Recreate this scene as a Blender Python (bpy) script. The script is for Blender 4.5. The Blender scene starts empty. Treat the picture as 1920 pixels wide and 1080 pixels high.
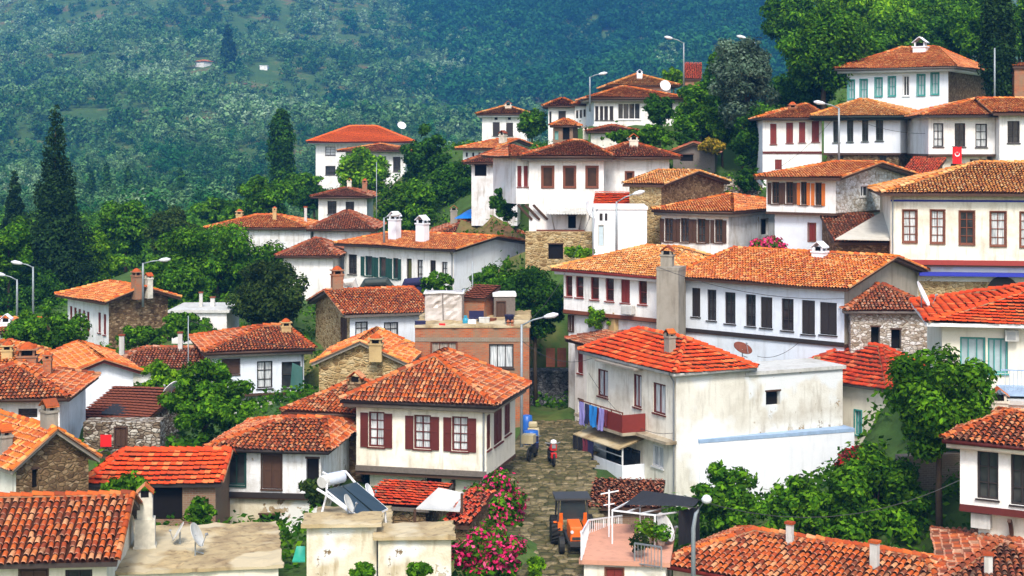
import bpy, math, random
import numpy as np
from mathutils import Vector, Matrix
R_ = math.radians
random.seed(7); RNG = np.random.default_rng(7)
F = 3000.0; HV = 270.0           # focal length and horizon row, in photo pixels
scene = bpy.context.scene
COL = scene.collection

def P(u, v, D): return Vector(((u-960)/F*D, D, (HV-v)/F*D))

# ------------------------------------------------------------------ node helpers
MATS = {}
class NB:
    def __init__(s, name):
        s.m = bpy.data.materials.new(name); s.m.use_nodes = True
        s.t = s.m.node_tree; s.n = s.t.nodes; s.l = s.t.links
        s.p = s.n['Principled BSDF']; s.out = s.n['Material Output']
        MATS[name] = s.m
    def add(s, typ, **kw):
        nd = s.n.new(typ)
        for k, v in kw.items():
            if k.startswith('i_'):
                nd.inputs[k[2:].replace('_', ' ')].default_value = v
            else: setattr(nd, k, v)
        return nd
    def link(s, a, b): s.l.new(a, b)
    def coord(s, scale=(1, 1, 1), kind='Object'):
        tc = s.add('ShaderNodeTexCoord'); mp = s.add('ShaderNodeMapping')
        mp.inputs['Scale'].default_value = scale
        s.link(tc.outputs[kind], mp.inputs['Vector']); return mp.outputs[0]
    def noise(s, vec, scale, detail=4, rough=.55):
        n = s.add('ShaderNodeTexNoise'); n.inputs['Scale'].default_value = scale
        n.inputs['Detail'].default_value = detail; n.inputs['Roughness'].default_value = rough
        s.link(vec, n.inputs['Vector']); return n.outputs['Fac']
    def ramp(s, fac, pts, interp='LINEAR'):
        r = s.add('ShaderNodeValToRGB'); r.color_ramp.interpolation = interp
        e = r.color_ramp.elements
        while len(e) < len(pts): e.new(.5)
        for el, (p, c) in zip(e, pts):
            el.position = p; el.color = (*c, 1) if len(c) == 3 else c
        s.link(fac, r.inputs[0]); return r.outputs[0]
    def mix(s, fac, a, b, mode='MIX'):
        m = s.add('ShaderNodeMix', data_type='RGBA', blend_type=mode)
        for sock, v in ((m.inputs[0], fac), (m.inputs[6], a), (m.inputs[7], b)):
            if hasattr(v, 'is_linked') or hasattr(v, 'links'): s.link(v, sock)
            elif isinstance(v, (int, float)): sock.default_value = v
            else: sock.default_value = (*v, 1)
        return m.outputs[2]
    def bump(s, h, strength=.4, dist=.02):
        b = s.add('ShaderNodeBump'); b.inputs['Strength'].default_value = strength
        b.inputs['Distance'].default_value = dist; s.link(h, b.inputs['Height'])
        s.link(b.outputs[0], s.p.inputs['Normal'])
    def done(s, col, rough=.85, spec=.3):
        if hasattr(col, 'links'): s.link(col, s.p.inputs['Base Color'])
        else: s.p.inputs['Base Color'].default_value = (*col, 1)
        s.p.inputs['Roughness'].default_value = rough
        s.p.inputs['Specular IOR Level'].default_value = spec
        return s.m

g3 = lambda v: (v, v, v)
def plaster(name, base, grime, amt=.5, patch=None, peel=0.0):
    b = NB(name); o = b.coord()
    st = b.coord((2.2, 2.2, .35))
    n1 = b.noise(o, .7, 5, .65); n2 = b.noise(st, 1.6, 4, .6); n3 = b.noise(o, 14, 3)
    f1 = b.ramp(n1, [(.45, g3(0)), (.75, g3(amt))]); f2 = b.ramp(n2, [(.52, g3(0)), (.78, g3(amt))])
    c = b.mix(f1, base, grime); c = b.mix(f2, c, tuple(x*.75 for x in grime))
    c = b.mix(b.ramp(n3, [(.3, g3(.10)), (.6, g3(0))]), c, grime)
    if patch:
        np_ = b.noise(o, .45, 3, .5)
        c = b.mix(b.ramp(np_, [(.5, g3(0)), (.56, g3(.85))]), c, patch)
    if peel:
        n5 = b.noise(o, .9, 6, .72)
        pf = b.ramp(n5, [(1-peel-.015, g3(0)), (1-peel+.01, g3(1))])
        vv = b.add('ShaderNodeTexVoronoi'); vv.inputs['Scale'].default_value = 3.6; b.link(o, vv.inputs['Vector'])
        sep = b.add('ShaderNodeSeparateColor'); b.link(vv.outputs['Color'], sep.inputs[0])
        sc = b.ramp(sep.outputs[0], [(0, (.16, .1, .05)), (.5, (.34, .25, .14)), (1, (.5, .42, .3))])
        c = b.mix(pf, c, sc)
        h = b.mix(pf, n3, g3(0)); b.bump(h, .5, .03)
    else:
        b.bump(b.noise(o, 9, 5, .7), .35, .02)
    return b.done(c, .9, .2)
plaster('white', (.85, .84, .82), (.44, .39, .32), .6)
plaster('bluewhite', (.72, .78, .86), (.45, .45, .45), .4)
plaster('purewhite', (.82, .85, .90), (.55, .6, .66), .3)
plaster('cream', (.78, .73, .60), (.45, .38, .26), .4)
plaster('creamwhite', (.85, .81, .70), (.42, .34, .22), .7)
plaster('oldwhite', (.76, .77, .78), (.36, .30, .22), .85, peel=.36)
plaster('peeling', (.70, .64, .50), (.44, .33, .17), 1.0, patch=(.74, .75, .74), peel=.42)
plaster('weathered', (.74, .72, .64), (.42, .38, .30), .55, patch=(.76, .78, .78), peel=.33)
plaster('stained', (.74, .73, .66), (.40, .34, .25), .8, patch=(.72, .76, .78), peel=.40)
plaster('ochre_wall', (.5, .36, .17), (.3, .2, .09), .8)
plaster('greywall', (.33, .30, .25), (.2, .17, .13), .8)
plaster('concrete', (.42, .36, .26), (.2, .14, .08), 1.0)
plaster('sandroof', (.43, .33, .18), (.17, .11, .06), 1.0, patch=(.52, .44, .29))
plaster('palegrey', (.55, .55, .52), (.3, .28, .24), .6)
plaster('beigecloth', (.52, .49, .42), (.36, .32, .26), .5)
plaster('pinktile', (.6, .3, .2), (.4, .2, .14), .6)

def stone(name, cols, mortar, scale=3.2, edge=.05, zs=1.7, bs=.8):
    b = NB(name); o = b.coord((1, 1, zs))
    w = b.add('ShaderNodeMix', data_type='VECTOR') if False else None
    v = b.add('ShaderNodeTexVoronoi'); v.inputs['Scale'].default_value = scale; b.link(o, v.inputs['Vector'])
    e = b.add('ShaderNodeTexVoronoi', feature='DISTANCE_TO_EDGE'); e.inputs['Scale'].default_value = scale; b.link(o, e.inputs['Vector'])
    sep = b.add('ShaderNodeSeparateColor'); b.link(v.outputs['Color'], sep.inputs[0])
    n = len(cols); c = b.ramp(sep.outputs[0], [(i/max(1, n-1), k) for i, k in enumerate(cols)])
    nz = b.noise(b.coord(), 9, 4)
    c = b.mix(b.ramp(nz, [(.35, g3(.5)), (.65, g3(0))]), c, tuple(x*.5 for x in cols[0]))
    ef = b.ramp(e.outputs['Distance'], [(edge*.4, g3(1)), (edge, g3(0))])
    c = b.mix(ef, c, mortar)
    h = b.ramp(e.outputs['Distance'], [(0, g3(0)), (edge*2.4, g3(1))])
    b.bump(h, bs, .06)
    return b.done(c, .92, .2)
stone('stone_brown', [(.10, .06, .03), (.2, .12, .06), (.30, .2, .1), (.42, .3, .18)], (.16, .10, .05), 4.2)
stone('stone_ochre', [(.22, .13, .05), (.42, .28, .12), (.55, .4, .2), (.6, .48, .28)], (.50, .36, .18), 3.6, .08)
stone('stone_light', [(.26, .2, .14), (.5, .45, .38), (.68, .64, .58), (.75, .74, .72)], (.3, .24, .17), 4.6, .05)
stone('stone_white', [(.42, .36, .28), (.66, .64, .60), (.80, .80, .78), (.82, .82, .8)], (.50, .44, .34), 3.2, .05)
stone('stone_grey', [(.08, .08, .085), (.16, .16, .17), (.26, .26, .27), (.34, .34, .34)], (.05, .05, .05), 4.4, .06)
stone('rubble', [(.12, .08, .05), (.28, .22, .15), (.5, .44, .36), (.62, .58, .5)], (.08, .05, .03), 4.6, .07)

def brick(name, c1, c2, mortar):
    b = NB(name); tc = b.add('ShaderNodeTexCoord'); sp = b.add('ShaderNodeSeparateXYZ'); b.link(tc.outputs['Object'], sp.inputs[0])
    ad = b.add('ShaderNodeMath'); b.link(sp.outputs[0], ad.inputs[0]); b.link(sp.outputs[1], ad.inputs[1])
    cb = b.add('ShaderNodeCombineXYZ'); b.link(ad.outputs[0], cb.inputs[0]); b.link(sp.outputs[2], cb.inputs[1])
    t = b.add('ShaderNodeTexBrick'); b.link(cb.outputs[0], t.inputs['Vector'])
    t.inputs['Color1'].default_value = (*c1, 1); t.inputs['Color2'].default_value = (*c2, 1); t.inputs['Mortar'].default_value = (*mortar, 1)
    t.inputs['Scale'].default_value = 1; t.inputs['Brick Width'].default_value = .22; t.inputs['Row Height'].default_value = .085; t.inputs['Mortar Size'].default_value = .013
    n = b.noise(b.coord(), 1.3, 5, .65)
    c = b.mix(b.ramp(n, [(.40, g3(0)), (.60, g3(.8))]), t.outputs['Color'], (.24, .17, .11))
    b.bump(t.outputs['Fac'], -.4, .02)
    return b.done(c, .9, .2)
brick('brick_red', (.50, .13, .04), (.33, .07, .025), (.26, .17, .11))
brick('brick_dark', (.26, .12, .07), (.18, .09, .06), (.25, .2, .15))
brick('block_grey', (.24, .2, .16), (.18, .15, .12), (.3, .27, .22))

def plain(name, col, rough=.6, spec=.4, var=.25, sc=6, metal=0, bs=.15):
    b = NB(name); o = b.coord(); n = b.noise(o, sc, 4, .6)
    c = b.mix(b.ramp(n, [(.35, g3(var)), (.7, g3(0))]), col, tuple(x*.5 for x in col))
    if bs: b.bump(n, bs, .01)
    b.p.inputs['Metallic'].default_value = metal
    return b.done(c, rough, spec)
plain('wood_dark', (.075, .035, .02)); plain('wood_black', (.03, .022, .02)); plain('wood_brown', (.19, .055, .025))
plain('wood_red', (.20, .025, .018)); plain('wood_maroon', (.11, .016, .012)); plain('wood_orange', (.62, .17, .025)); plain('wood_grey', (.17, .14, .12), var=.6, sc=9)
plain('green_dark', (.012, .06, .05)); plain('teal', (.06, .30, .27)); plain('door_blue', (.5, .62, .68)); plain('white_paint', (.8, .8, .8), .5)
plain('olive_paint', (.09, .09, .02)); plain('void', (.012, .01, .01), .9, .1); plain('metal_grey', (.36, .38, .4), .45, .5, metal=.6)  # void: near-black colour painting the darkness inside open holes
plain('pole_grey', (.30, .34, .36), .5, .5, metal=.3); plain('rust', (.16, .06, .035), .8, var=.7, sc=3); plain('fascia_red', (.33, .04, .03)); plain('fascia_dark', (.05, .035, .03))
plain('fascia_green', (.03, .045, .04)); plain('soffit', (.33, .29, .24), var=.5, sc=3); plain('blue_paint', (.03, .04, .4)); plain('blue_soft', (.34, .48, .68), var=.5, sc=3)
plain('blue_tarp', (.01, .22, .75), .4); plain('blue_plastic', (.02, .12, .45), .35); plain('gas_blue', (.03, .28, .42), .4); plain('black_net', (.018, .018, .022), .9)
plain('canvas', (.55, .54, .50), .8, var=.2, sc=2); plain('flag_red', (.72, .01, .012), .7, var=.1); plain('cloth_white', (.8, .8, .8), .8); plain('rubber', (.015, .015, .015), .7)
plain('moto_red', (.55, .02, .02), .3); plain('tractor_orange', (.85, .16, .02), .4); plain('crate_tan', (.5, .42, .25)); plain('panel_black', (.02, .032, .036), .3, .4, bs=0)
plain('tank_white', (.55, .6, .68), .35); plain('navy_cloth', (.02, .02, .07), .9); plain('black_cloth', (.012, .012, .016), .9); plain('orange_cloth', (.85, .33, .01), .9)
plain('blue_cloth', (.02, .22, .62), .9); plain('lilac_cloth', (.27, .24, .55), .9); plain('maroon_cloth', (.14, .02, .04), .9); plain('plastic_wrap', (.55, .50, .46), .35, .5, var=.45, sc=2.5, bs=.5)
plain('bark', (.10, .07, .045), .95, .1, var=.7, sc=5); plain('tile_gap_shade', (.055, .022, .014), .95, .05); plain('mortar', (.34, .17, .09), .95, .1, var=.6, sc=7); plain('iron', (.04, .04, .04), .6); plain('lamp_white', (.7, .72, .74), .35)
plain('lime_chimney', (.70, .66, .55), .9, .2, var=.55, sc=4); plain('green_tarp', (.02, .09, .075), .7); plain('mint_plastic', (.03, .34, .24), .5); plain('glass_pale', (.42, .52, .54), .15, .6, bs=0)
plain('terracotta_dark', (.2, .06, .035), .9, .2, var=.6); plain('asphalt_sheet', (.09, .09, .1), .8)

def glass(name, col, var):
    b = NB(name); o = b.coord(); n = b.noise(o, 1.3, 2)
    b.done(b.mix(b.ramp(n, [(.4, g3(0)), (.65, g3(1))]), col, var), .08, .6); return b.m
glass('glass_dark', (.02, .022, .025), (.055, .055, .055))
glass('glass_warm', (.03, .012, .01), (.06, .03, .02))
b = NB('curtain'); o = b.coord((14, 14, .6)); n = b.noise(o, 2.2, 2)
b.done(b.mix(b.ramp(n, [(.35, g3(0)), (.62, g3(1))]), (.25, .28, .3), (.72, .74, .74)), .25, .5)
b = NB('curtain_brown'); o = b.coord((14, 14, .6)); n = b.noise(o, 2.2, 2)
b.done(b.mix(b.ramp(n, [(.35, g3(0)), (.62, g3(1))]), (.12, .09, .07), (.42, .36, .30)), .25, .5)

def tilemat(name, cols, lichen=.5, lcol=(.13, .08, .05)):
    b = NB(name); uv = b.add('ShaderNodeUVMap'); sp = b.add('ShaderNodeSeparateXYZ'); b.link(uv.outputs[0], sp.inputs[0])
    n = len(cols); c = b.ramp(sp.outputs[0], [(i/n, k) for i, k in enumerate(cols)], 'CONSTANT')
    o = b.coord(); n1 = b.noise(o, .55, 4, .6); n2 = b.noise(o, 7, 4, .7)
    fr = b.add('ShaderNodeMath'); fr.operation = 'FRACT'; b.link(sp.outputs[1], fr.inputs[0]); lip = b.add('ShaderNodeMath'); lip.operation = 'GREATER_THAN'; lip.inputs[1].default_value = 1.5; b.link(sp.outputs[1], lip.inputs[0])
    ad = b.add('ShaderNodeMath'); ad.operation = 'MULTIPLY'; b.link(n1, ad.inputs[0]); b.link(fr.outputs[0], ad.inputs[1])
    c = b.mix(b.ramp(ad.outputs[0], [(.30, g3(0)), (.5, g3(lichen))]), c, lcol)
    c = b.mix(b.ramp(n2, [(.35, g3(.5)), (.6, g3(0))]), c, lcol)
    c = b.mix(b.ramp(lip.outputs[0], [(0, g3(0)), (1, g3(.24))]), c, (.80, .50, .33))
    b.bump(n2, .3, .015)
    return b.done(c, .78, .12)
tilemat('tile_orange', [(.60, .13, .02), (.72, .21, .035), (.52, .09, .018), (.80, .33, .08), (.62, .15, .02), (.40, .07, .02), (.80, .36, .13), (.66, .17, .03)], .5, (.28, .09, .03))
tilemat('tile_red', [(.48, .085, .016), (.58, .125, .022), (.38, .06, .015), (.64, .19, .05), (.50, .09, .018), (.24, .045, .016), (.64, .29, .13), (.54, .105, .018)], .8, (.13, .05, .03))
tilemat('tile_brown', [(.40, .085, .025), (.48, .12, .035), (.29, .06, .02), (.48, .14, .06), (.3, .06, .03), (.16, .04, .022), (.50, .26, .16), (.38, .08, .03)], .8, (.10, .055, .035))
tilemat('tile_gold', [(.66, .22, .04), (.74, .31, .07), (.56, .16, .03), (.80, .42, .13), (.64, .24, .05), (.45, .12, .03), (.78, .46, .2), (.68, .26, .05)], .5, (.33, .14, .05))
tilemat('tile_bright', [(.72, .065, .012), (.78, .09, .016), (.66, .05, .01), (.74, .08, .015), (.70, .06, .012), (.6, .045, .012), (.80, .20, .06), (.72, .07, .012)], .6, (.26, .07, .03))
tilemat('tile_mars', [(.58, .05, .014), (.64, .07, .018), (.48, .038, .014), (.60, .06, .018), (.52, .045, .014), (.36, .03, .014), (.60, .13, .05), (.56, .055, .014)], .6, (.13, .05, .03))
tilemat('tile_apt', [(.88, .17, .03), (.86, .18, .035), (.84, .16, .03), (.88, .18, .03)], .1, (.5, .08, .03))

def leafmat(name, cols, tr=.3, hue=None):
    b = NB(name); uv = b.add('ShaderNodeUVMap'); sp = b.add('ShaderNodeSeparateXYZ'); b.link(uv.outputs[0], sp.inputs[0])
    n = len(cols); c = b.ramp(sp.outputs[0], [(i/max(1, n-1), k) for i, k in enumerate(cols)])
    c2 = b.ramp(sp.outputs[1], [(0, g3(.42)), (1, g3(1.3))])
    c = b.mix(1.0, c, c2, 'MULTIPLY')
    b.done(c, .7, .06)
    t = b.add('ShaderNodeBsdfTranslucent'); b.link(c, t.inputs[0]); ms = b.add('ShaderNodeMixShader'); ms.inputs[0].default_value = tr
    b.link(b.p.outputs[0], ms.inputs[1]); b.link(t.outputs[0], ms.inputs[2]); b.link(ms.outputs[0], b.out.inputs[0])
    return b.m
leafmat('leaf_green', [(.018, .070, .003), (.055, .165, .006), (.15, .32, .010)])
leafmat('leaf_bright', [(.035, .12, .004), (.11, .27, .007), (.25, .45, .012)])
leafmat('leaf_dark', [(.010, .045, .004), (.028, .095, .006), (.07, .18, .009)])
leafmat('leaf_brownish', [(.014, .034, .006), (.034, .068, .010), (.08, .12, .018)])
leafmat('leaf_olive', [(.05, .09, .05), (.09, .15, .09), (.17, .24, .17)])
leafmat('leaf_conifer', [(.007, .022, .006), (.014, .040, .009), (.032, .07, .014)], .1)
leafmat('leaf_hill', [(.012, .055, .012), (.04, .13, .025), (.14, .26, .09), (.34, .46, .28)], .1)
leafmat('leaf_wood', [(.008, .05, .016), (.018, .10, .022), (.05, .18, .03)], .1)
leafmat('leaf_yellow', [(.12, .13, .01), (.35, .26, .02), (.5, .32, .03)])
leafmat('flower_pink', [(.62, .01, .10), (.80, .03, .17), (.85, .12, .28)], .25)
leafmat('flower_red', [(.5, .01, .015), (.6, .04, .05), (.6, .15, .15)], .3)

# ground materials
b = NB('earth'); o = b.coord()
n1 = b.noise(o, .05, 6, .65); n2 = b.noise(o, .9, 5, .7)
c = b.ramp(n1, [(.32, (.20, .09, .05)), (.40, (.16, .15, .05)), (.47, (.07, .13, .03)), (.66, (.045, .10, .025))])
c = b.mix(b.ramp(n2, [(.35, g3(.6)), (.6, g3(0))]), c, (.035, .05, .015))
b.bump(n2, .6, .2); b.done(c, .95, .1)
b = NB('cobble'); o = b.coord(); uv = b.add('ShaderNodeUVMap'); sp = b.add('ShaderNodeSeparateXYZ'); b.link(uv.outputs[0], sp.inputs[0])
c = b.ramp(sp.outputs[0], [(0, (.05, .045, .022)), (.35, (.12, .095, .045)), (.75, (.21, .16, .085)), (1, (.32, .25, .15))])
nn = b.noise(o, 6, 5, .7); c = b.mix(b.ramp(nn, [(.4, g3(.6)), (.65, g3(0))]), c, (.04, .05, .015))
b.bump(nn, .5, .03); b.done(c, .9, .2)

# ------------------------------------------------------------------ mesh helpers
def link(o, parent=None):
    COL.objects.link(o)
    if parent is not None: o.parent = parent
    return o
def mesh_np(name, V, Q, mats, uv=None, parent=None, smooth=False, mi=None, T=None):
    """V (n,3) verts, Q (m,4) quads, T optional (k,3) tris; uv (m+k,2) per face."""
    me = bpy.data.meshes.new(name)
    V = np.asarray(V, np.float32); Q = np.asarray(Q, np.int32).reshape(-1, 4)
    T = np.zeros((0, 3), np.int32) if T is None else np.asarray(T, np.int32).reshape(-1, 3)
    m, k = len(Q), len(T)
    me.vertices.add(len(V)); me.vertices.foreach_set('co', V.ravel())
    me.loops.add(4*m+3*k); me.loops.foreach_set('vertex_index', np.concatenate([Q.ravel(), T.ravel()]))
    me.polygons.add(m+k)
    me.polygons.foreach_set('loop_start', np.concatenate([np.arange(m)*4, 4*m+np.arange(k)*3]).astype(np.int32))
    me.polygons.foreach_set('loop_total', np.concatenate([np.full(m, 4), np.full(k, 3)]).astype(np.int32))
    if mi is not None: me.polygons.foreach_set('material_index', np.asarray(mi, np.int32))
    if smooth: me.polygons.foreach_set('use_smooth', np.ones(m+k, bool))
    if uv is not None:
        l = me.uv_layers.new(name='UVMap'); u = np.asarray(uv, np.float32)
        l.data.foreach_set('uv', np.concatenate([np.repeat(u[:m], 4, 0), np.repeat(u[m:], 3, 0)]).ravel())
    for x in (mats if isinstance(mats, (list, tuple)) else [mats]): me.materials.append(MATS[x])
    me.update(calc_edges=True); me.validate()
    return link(bpy.data.objects.new(name, me), parent)

class MB:
    def __init__(s, M=None): s.v = []; s.f = []; s.mi = []; s.uv = []; s.M = M or Matrix()
    def vert(s, p): s.v.append(tuple(s.M @ Vector(p))); return len(s.v)-1
    def poly(s, pts, mi=0, uv=None):
        s.f.append([s.vert(p) for p in pts]); s.mi.append(mi); s.uv.append(uv or (random.random(), random.random()))
    def box(s, x0, y0, z0, x1, y1, z1, mi=0, M=None):
        p = [(x0,y0,z0),(x1,y0,z0),(x1,y1,z0),(x0,y1,z0),(x0,y0,z1),(x1,y0,z1),(x1,y1,z1),(x0,y1,z1)]
        if M is not None: p = [M @ Vector(q) for q in p]
        i = [s.vert(q) for q in p]; uv = (random.random(), random.random())
        for f in ((0,3,2,1),(4,5,6,7),(0,1,5,4),(1,2,6,5),(2,3,7,6),(3,0,4,7)):
            s.f.append([i[k] for k in f]); s.mi.append(mi); s.uv.append(uv)
    def bar(s, a, b, w, h=None, mi=0):
        """square bar between two points"""
        a = Vector(a); b = Vector(b); h = h or w; d = (b-a)
        L = d.length
        if L < 1e-5: return
        z = d.normalized(); up = Vector((0, 0, 1)) if abs(z.z) < .95 else Vector((1, 0, 0))
        x = up.cross(z).normalized(); y = z.cross(x)
        M = Matrix((x, y, z)).transposed().to_4x4(); M.translation = a
        s.box(-w/2, -h/2, 0, w/2, h/2, L, mi, M)
    def tube(s, pts, r, n=8, mi=0, caps=True):
        pts = [Vector(p) for p in pts]; rs = r if isinstance(r, (list, tuple)) else [r]*len(pts)
        rings = []
        for i, p in enumerate(pts):
            d = (pts[min(i+1, len(pts)-1)]-pts[max(i-1, 0)]).normalized()
            up = Vector((0, 0, 1)) if abs(d.z) < .9 else Vector((1, 0, 0))
            x = up.cross(d).normalized(); y = d.cross(x)
            rings.append([s.vert(p+(x*math.cos(2*math.pi*k/n)+y*math.sin(2*math.pi*k/n))*rs[i]) for k in range(n)])
        for a, c in zip(rings, rings[1:]):
            for k in range(n):
                s.f.append([a[k], a[(k+1) % n], c[(k+1) % n], c[k]]); s.mi.append(mi); s.uv.append((0, 0))
        if caps:
            for ring, rev in ((rings[0], True), (rings[-1], False)):
                s.f.append(ring[::-1] if rev else ring); s.mi.append(mi); s.uv.append((0, 0))
    def lathe(s, c, prof, n=12, mi=0):
        c = Vector(c); s.tube([c+Vector((0, 0, z)) for r, z in prof], [r for r, z in prof], n, mi)
    def build(s, name, mats, parent=None, smooth=False, bevel=0):
        me = bpy.data.meshes.new(name); me.from_pydata(s.v, [], s.f)
        me.polygons.foreach_set('material_index', s.mi)
        l = me.uv_layers.new(name='UVMap'); arr = []
        for f, u in zip(s.f, s.uv): arr += list(u)*len(f)
        l.data.foreach_set('uv', arr)
        for x in (mats if isinstance(mats, (list, tuple)) else [mats]): me.materials.append(MATS[x])
        if smooth: me.polygons.foreach_set('use_smooth', [True]*len(s.f))
        me.update()
        o = link(bpy.data.objects.new(name, me), parent)
        if bevel:
            bv = o.modifiers.new('Bevel', 'BEVEL'); bv.width = bevel; bv.segments = 2; bv.limit_method = 'ANGLE'
        return o
def thing(name, label, cat, loc=(0, 0, 0), rz=0, group=None):
    o = bpy.data.objects.new(name, None); o.empty_display_size = .3; link(o)
    o.location = loc; o.rotation_euler = (0, 0, rz); o['label'] = label; o['category'] = cat
    if group: o['group'] = group
    return o
def tag(o, label, cat, group=None):
    o['label'] = label; o['category'] = cat
    if group: o['group'] = group
    return o
def kind(o, k, label=None):
    o['kind'] = k
    if label: o['label'] = label
    return o

# ------------------------------------------------------------------ roof tiles
def barrel_tpl(pc, pr):
    r = pc*.38; V = []
    for (b, rr, lift) in ((0, r, .04), (pr*.2, r*.97, .033), (pr*1.1, r*.84, .0)):
        for k in range(5):
            a = math.pi*k/4
            V.append((-math.cos(a)*rr, b, math.sin(a)*rr*1.0+lift))
    return np.array(V), np.array([(k+q, k+1+q, k+6+q, k+5+q) for q in (0, 5) for k in range(4)])
def flat_tpl(pc, pr):
    prof = [(-.5, .0), (-.38, .035), (-.26, .0), (.1, .0), (.5, .0)]
    V = [(x*pc, 0, z+.085) for x, z in prof] + [(x*pc, pr*1.04, z*.6+.004) for x, z in prof] + [(x*pc, .004, z+.055) for x, z in prof]
    Q = [(k, k+1, k+6, k+5) for k in range(4)] + [(k+10, k+11, k+1, k) for k in range(4)]
    return np.array(V), np.array(Q)
def tile_slope(poly, style, acc, seed=0, messy=1.0, pc=None, pr=None):
    poly = [Vector(p) for p in poly]
    e = (poly[1]-poly[0]).normalized(); nrm = (poly[1]-poly[0]).cross(poly[-1]-poly[0])
    if len(poly) == 3: nrm = (poly[1]-poly[0]).cross(poly[2]-poly[0])
    nrm.normalize()
    if nrm.z < 0: nrm = -nrm
    s = nrm.cross(e)
    ab = np.array([((p-poly[0]).dot(e), (p-poly[0]).dot(s)) for p in poly])
    a0, a1 = ab[:, 0].min(), ab[:, 0].max(); b1 = ab[:, 1].max()
    pc = pc or (.215 if style == 'b' else .25); pr = pr or ({.175: .27}.get(pc, .30) if style == 'b' else .31)
    tv, tq = (barrel_tpl if style == 'b' else flat_tpl)(pc, pr)
    na = int((a1-a0)/pc)+1; nb = int(b1/pr)+1
    rng = np.random.default_rng(seed+11)
    A, Bm = np.meshgrid(a0+(np.arange(na)+.5)*(a1-a0)/na, -.06+np.arange(nb)*pr, indexing='ij')
    A = A.ravel(); Bm = Bm.ravel()
    cx, cy = A, Bm+pr*.5
    ins = np.zeros(len(A), bool); n = len(ab)
    for i in range(n):
        x0, y0 = ab[i]; x1, y1 = ab[(i+1) % n]
        if abs(y1-y0) < 1e-9: continue
        c = ((y0 > cy) != (y1 > cy)) & (cx < (x1-x0)*(cy-y0)/(y1-y0)+x0)
        ins ^= c
    A = A[ins]; Bm = Bm[ins]; k = len(A)
    if k == 0: return
    wav = .03*np.sin(A*.9+seed)+.03*np.sin(Bm*1.3+seed*2+A*.4)
    ja = rng.normal(0, .012*messy, k); jb = rng.normal(0, .018*messy, k); jz = np.abs(rng.normal(0, .011*messy, k)); rot = rng.normal(0, .05*messy, k)
    X = tv[None, :, 0]*np.cos(rot)[:, None]-tv[None, :, 1]*np.sin(rot)[:, None]+(A+ja)[:, None]
    Y = tv[None, :, 0]*np.sin(rot)[:, None]+tv[None, :, 1]*np.cos(rot)[:, None]+(Bm+jb)[:, None]
    Z = tv[None, :, 2]+(jz+wav)[:, None]+.03
    W = np.array(poly[0])+X[..., None]*np.array(e)+Y[..., None]*np.array(s)+Z[..., None]*np.array(nrm)
    base = acc['n']; acc['V'].append(W.reshape(-1, 3))
    Q = (tq[None]+(np.arange(k)*len(tv))[:, None, None]+base).reshape(-1, 4); acc['Q'].append(Q)
    u = np.stack([rng.random(k), rng.random(k)], 1); u = np.repeat(u, len(tq), 0).reshape(k, len(tq), 2)
    if style == 'b': u[:, :4, 1] += 2
    acc['U'].append(u.reshape(-1, 2)); acc['m'].append(np.zeros(len(Q), int))
    acc['n'] += k*len(tv)
def ridge_caps(a, b_, acc, seed=0, r=.12):
    a = Vector(a); b_ = Vector(b_); d = b_-a; L = d.length
    if L < .2: return
    e = d.normalized(); side = Vector((0, 0, 1)).cross(e)
    if side.length < .1: return
    side.normalize(); up = e.cross(side)
    if up.z < 0: up = -up
    n = max(1, int(L/.34)); rng = np.random.default_rng(seed+5)
    V = []; Q = []; U = []; m = []
    for i in range(n):
        c0 = a+e*(i*L/n)+side*rng.normal(0, .012)+up*(.03+abs(rng.normal(0, .012))); c1 = c0+e*(L/n*1.1)
        u = (rng.random(), rng.random()*.7); base = acc['n']+len(V)
        for c, rr, lf in ((c0, r, .045), (c1, r*.85, .01)):
            for k in range(5):
                t = math.pi*k/4; V.append(c-side*math.cos(t)*rr+up*(math.sin(t)*rr+lf))
        for k in range(4): Q.append((base+k, base+k+1, base+k+6, base+k+5)); U.append(u); m.append(0)
    # mortar bed
    base = acc['n']+len(V); w = r*1.1
    for c in (a, b_):
        for sx, h in ((-1, .015), (-.8, .06), (.8, .06), (1, .015)): V.append(c+side*w*sx+up*h)
    for k in range(3): Q.append((base+k, base+k+1, base+k+5, base+k+4)); U.append((.5, .3)); m.append(1)
    acc['V'].append(np.array([tuple(v) for v in V])); acc['Q'].append(np.array(Q)); acc['U'].append(np.array(U)); acc['m'].append(np.array(m)); acc['n'] += len(V)

CTRL = []      # ground control points (X, Y, Z)
HOUSES = {}

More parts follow.
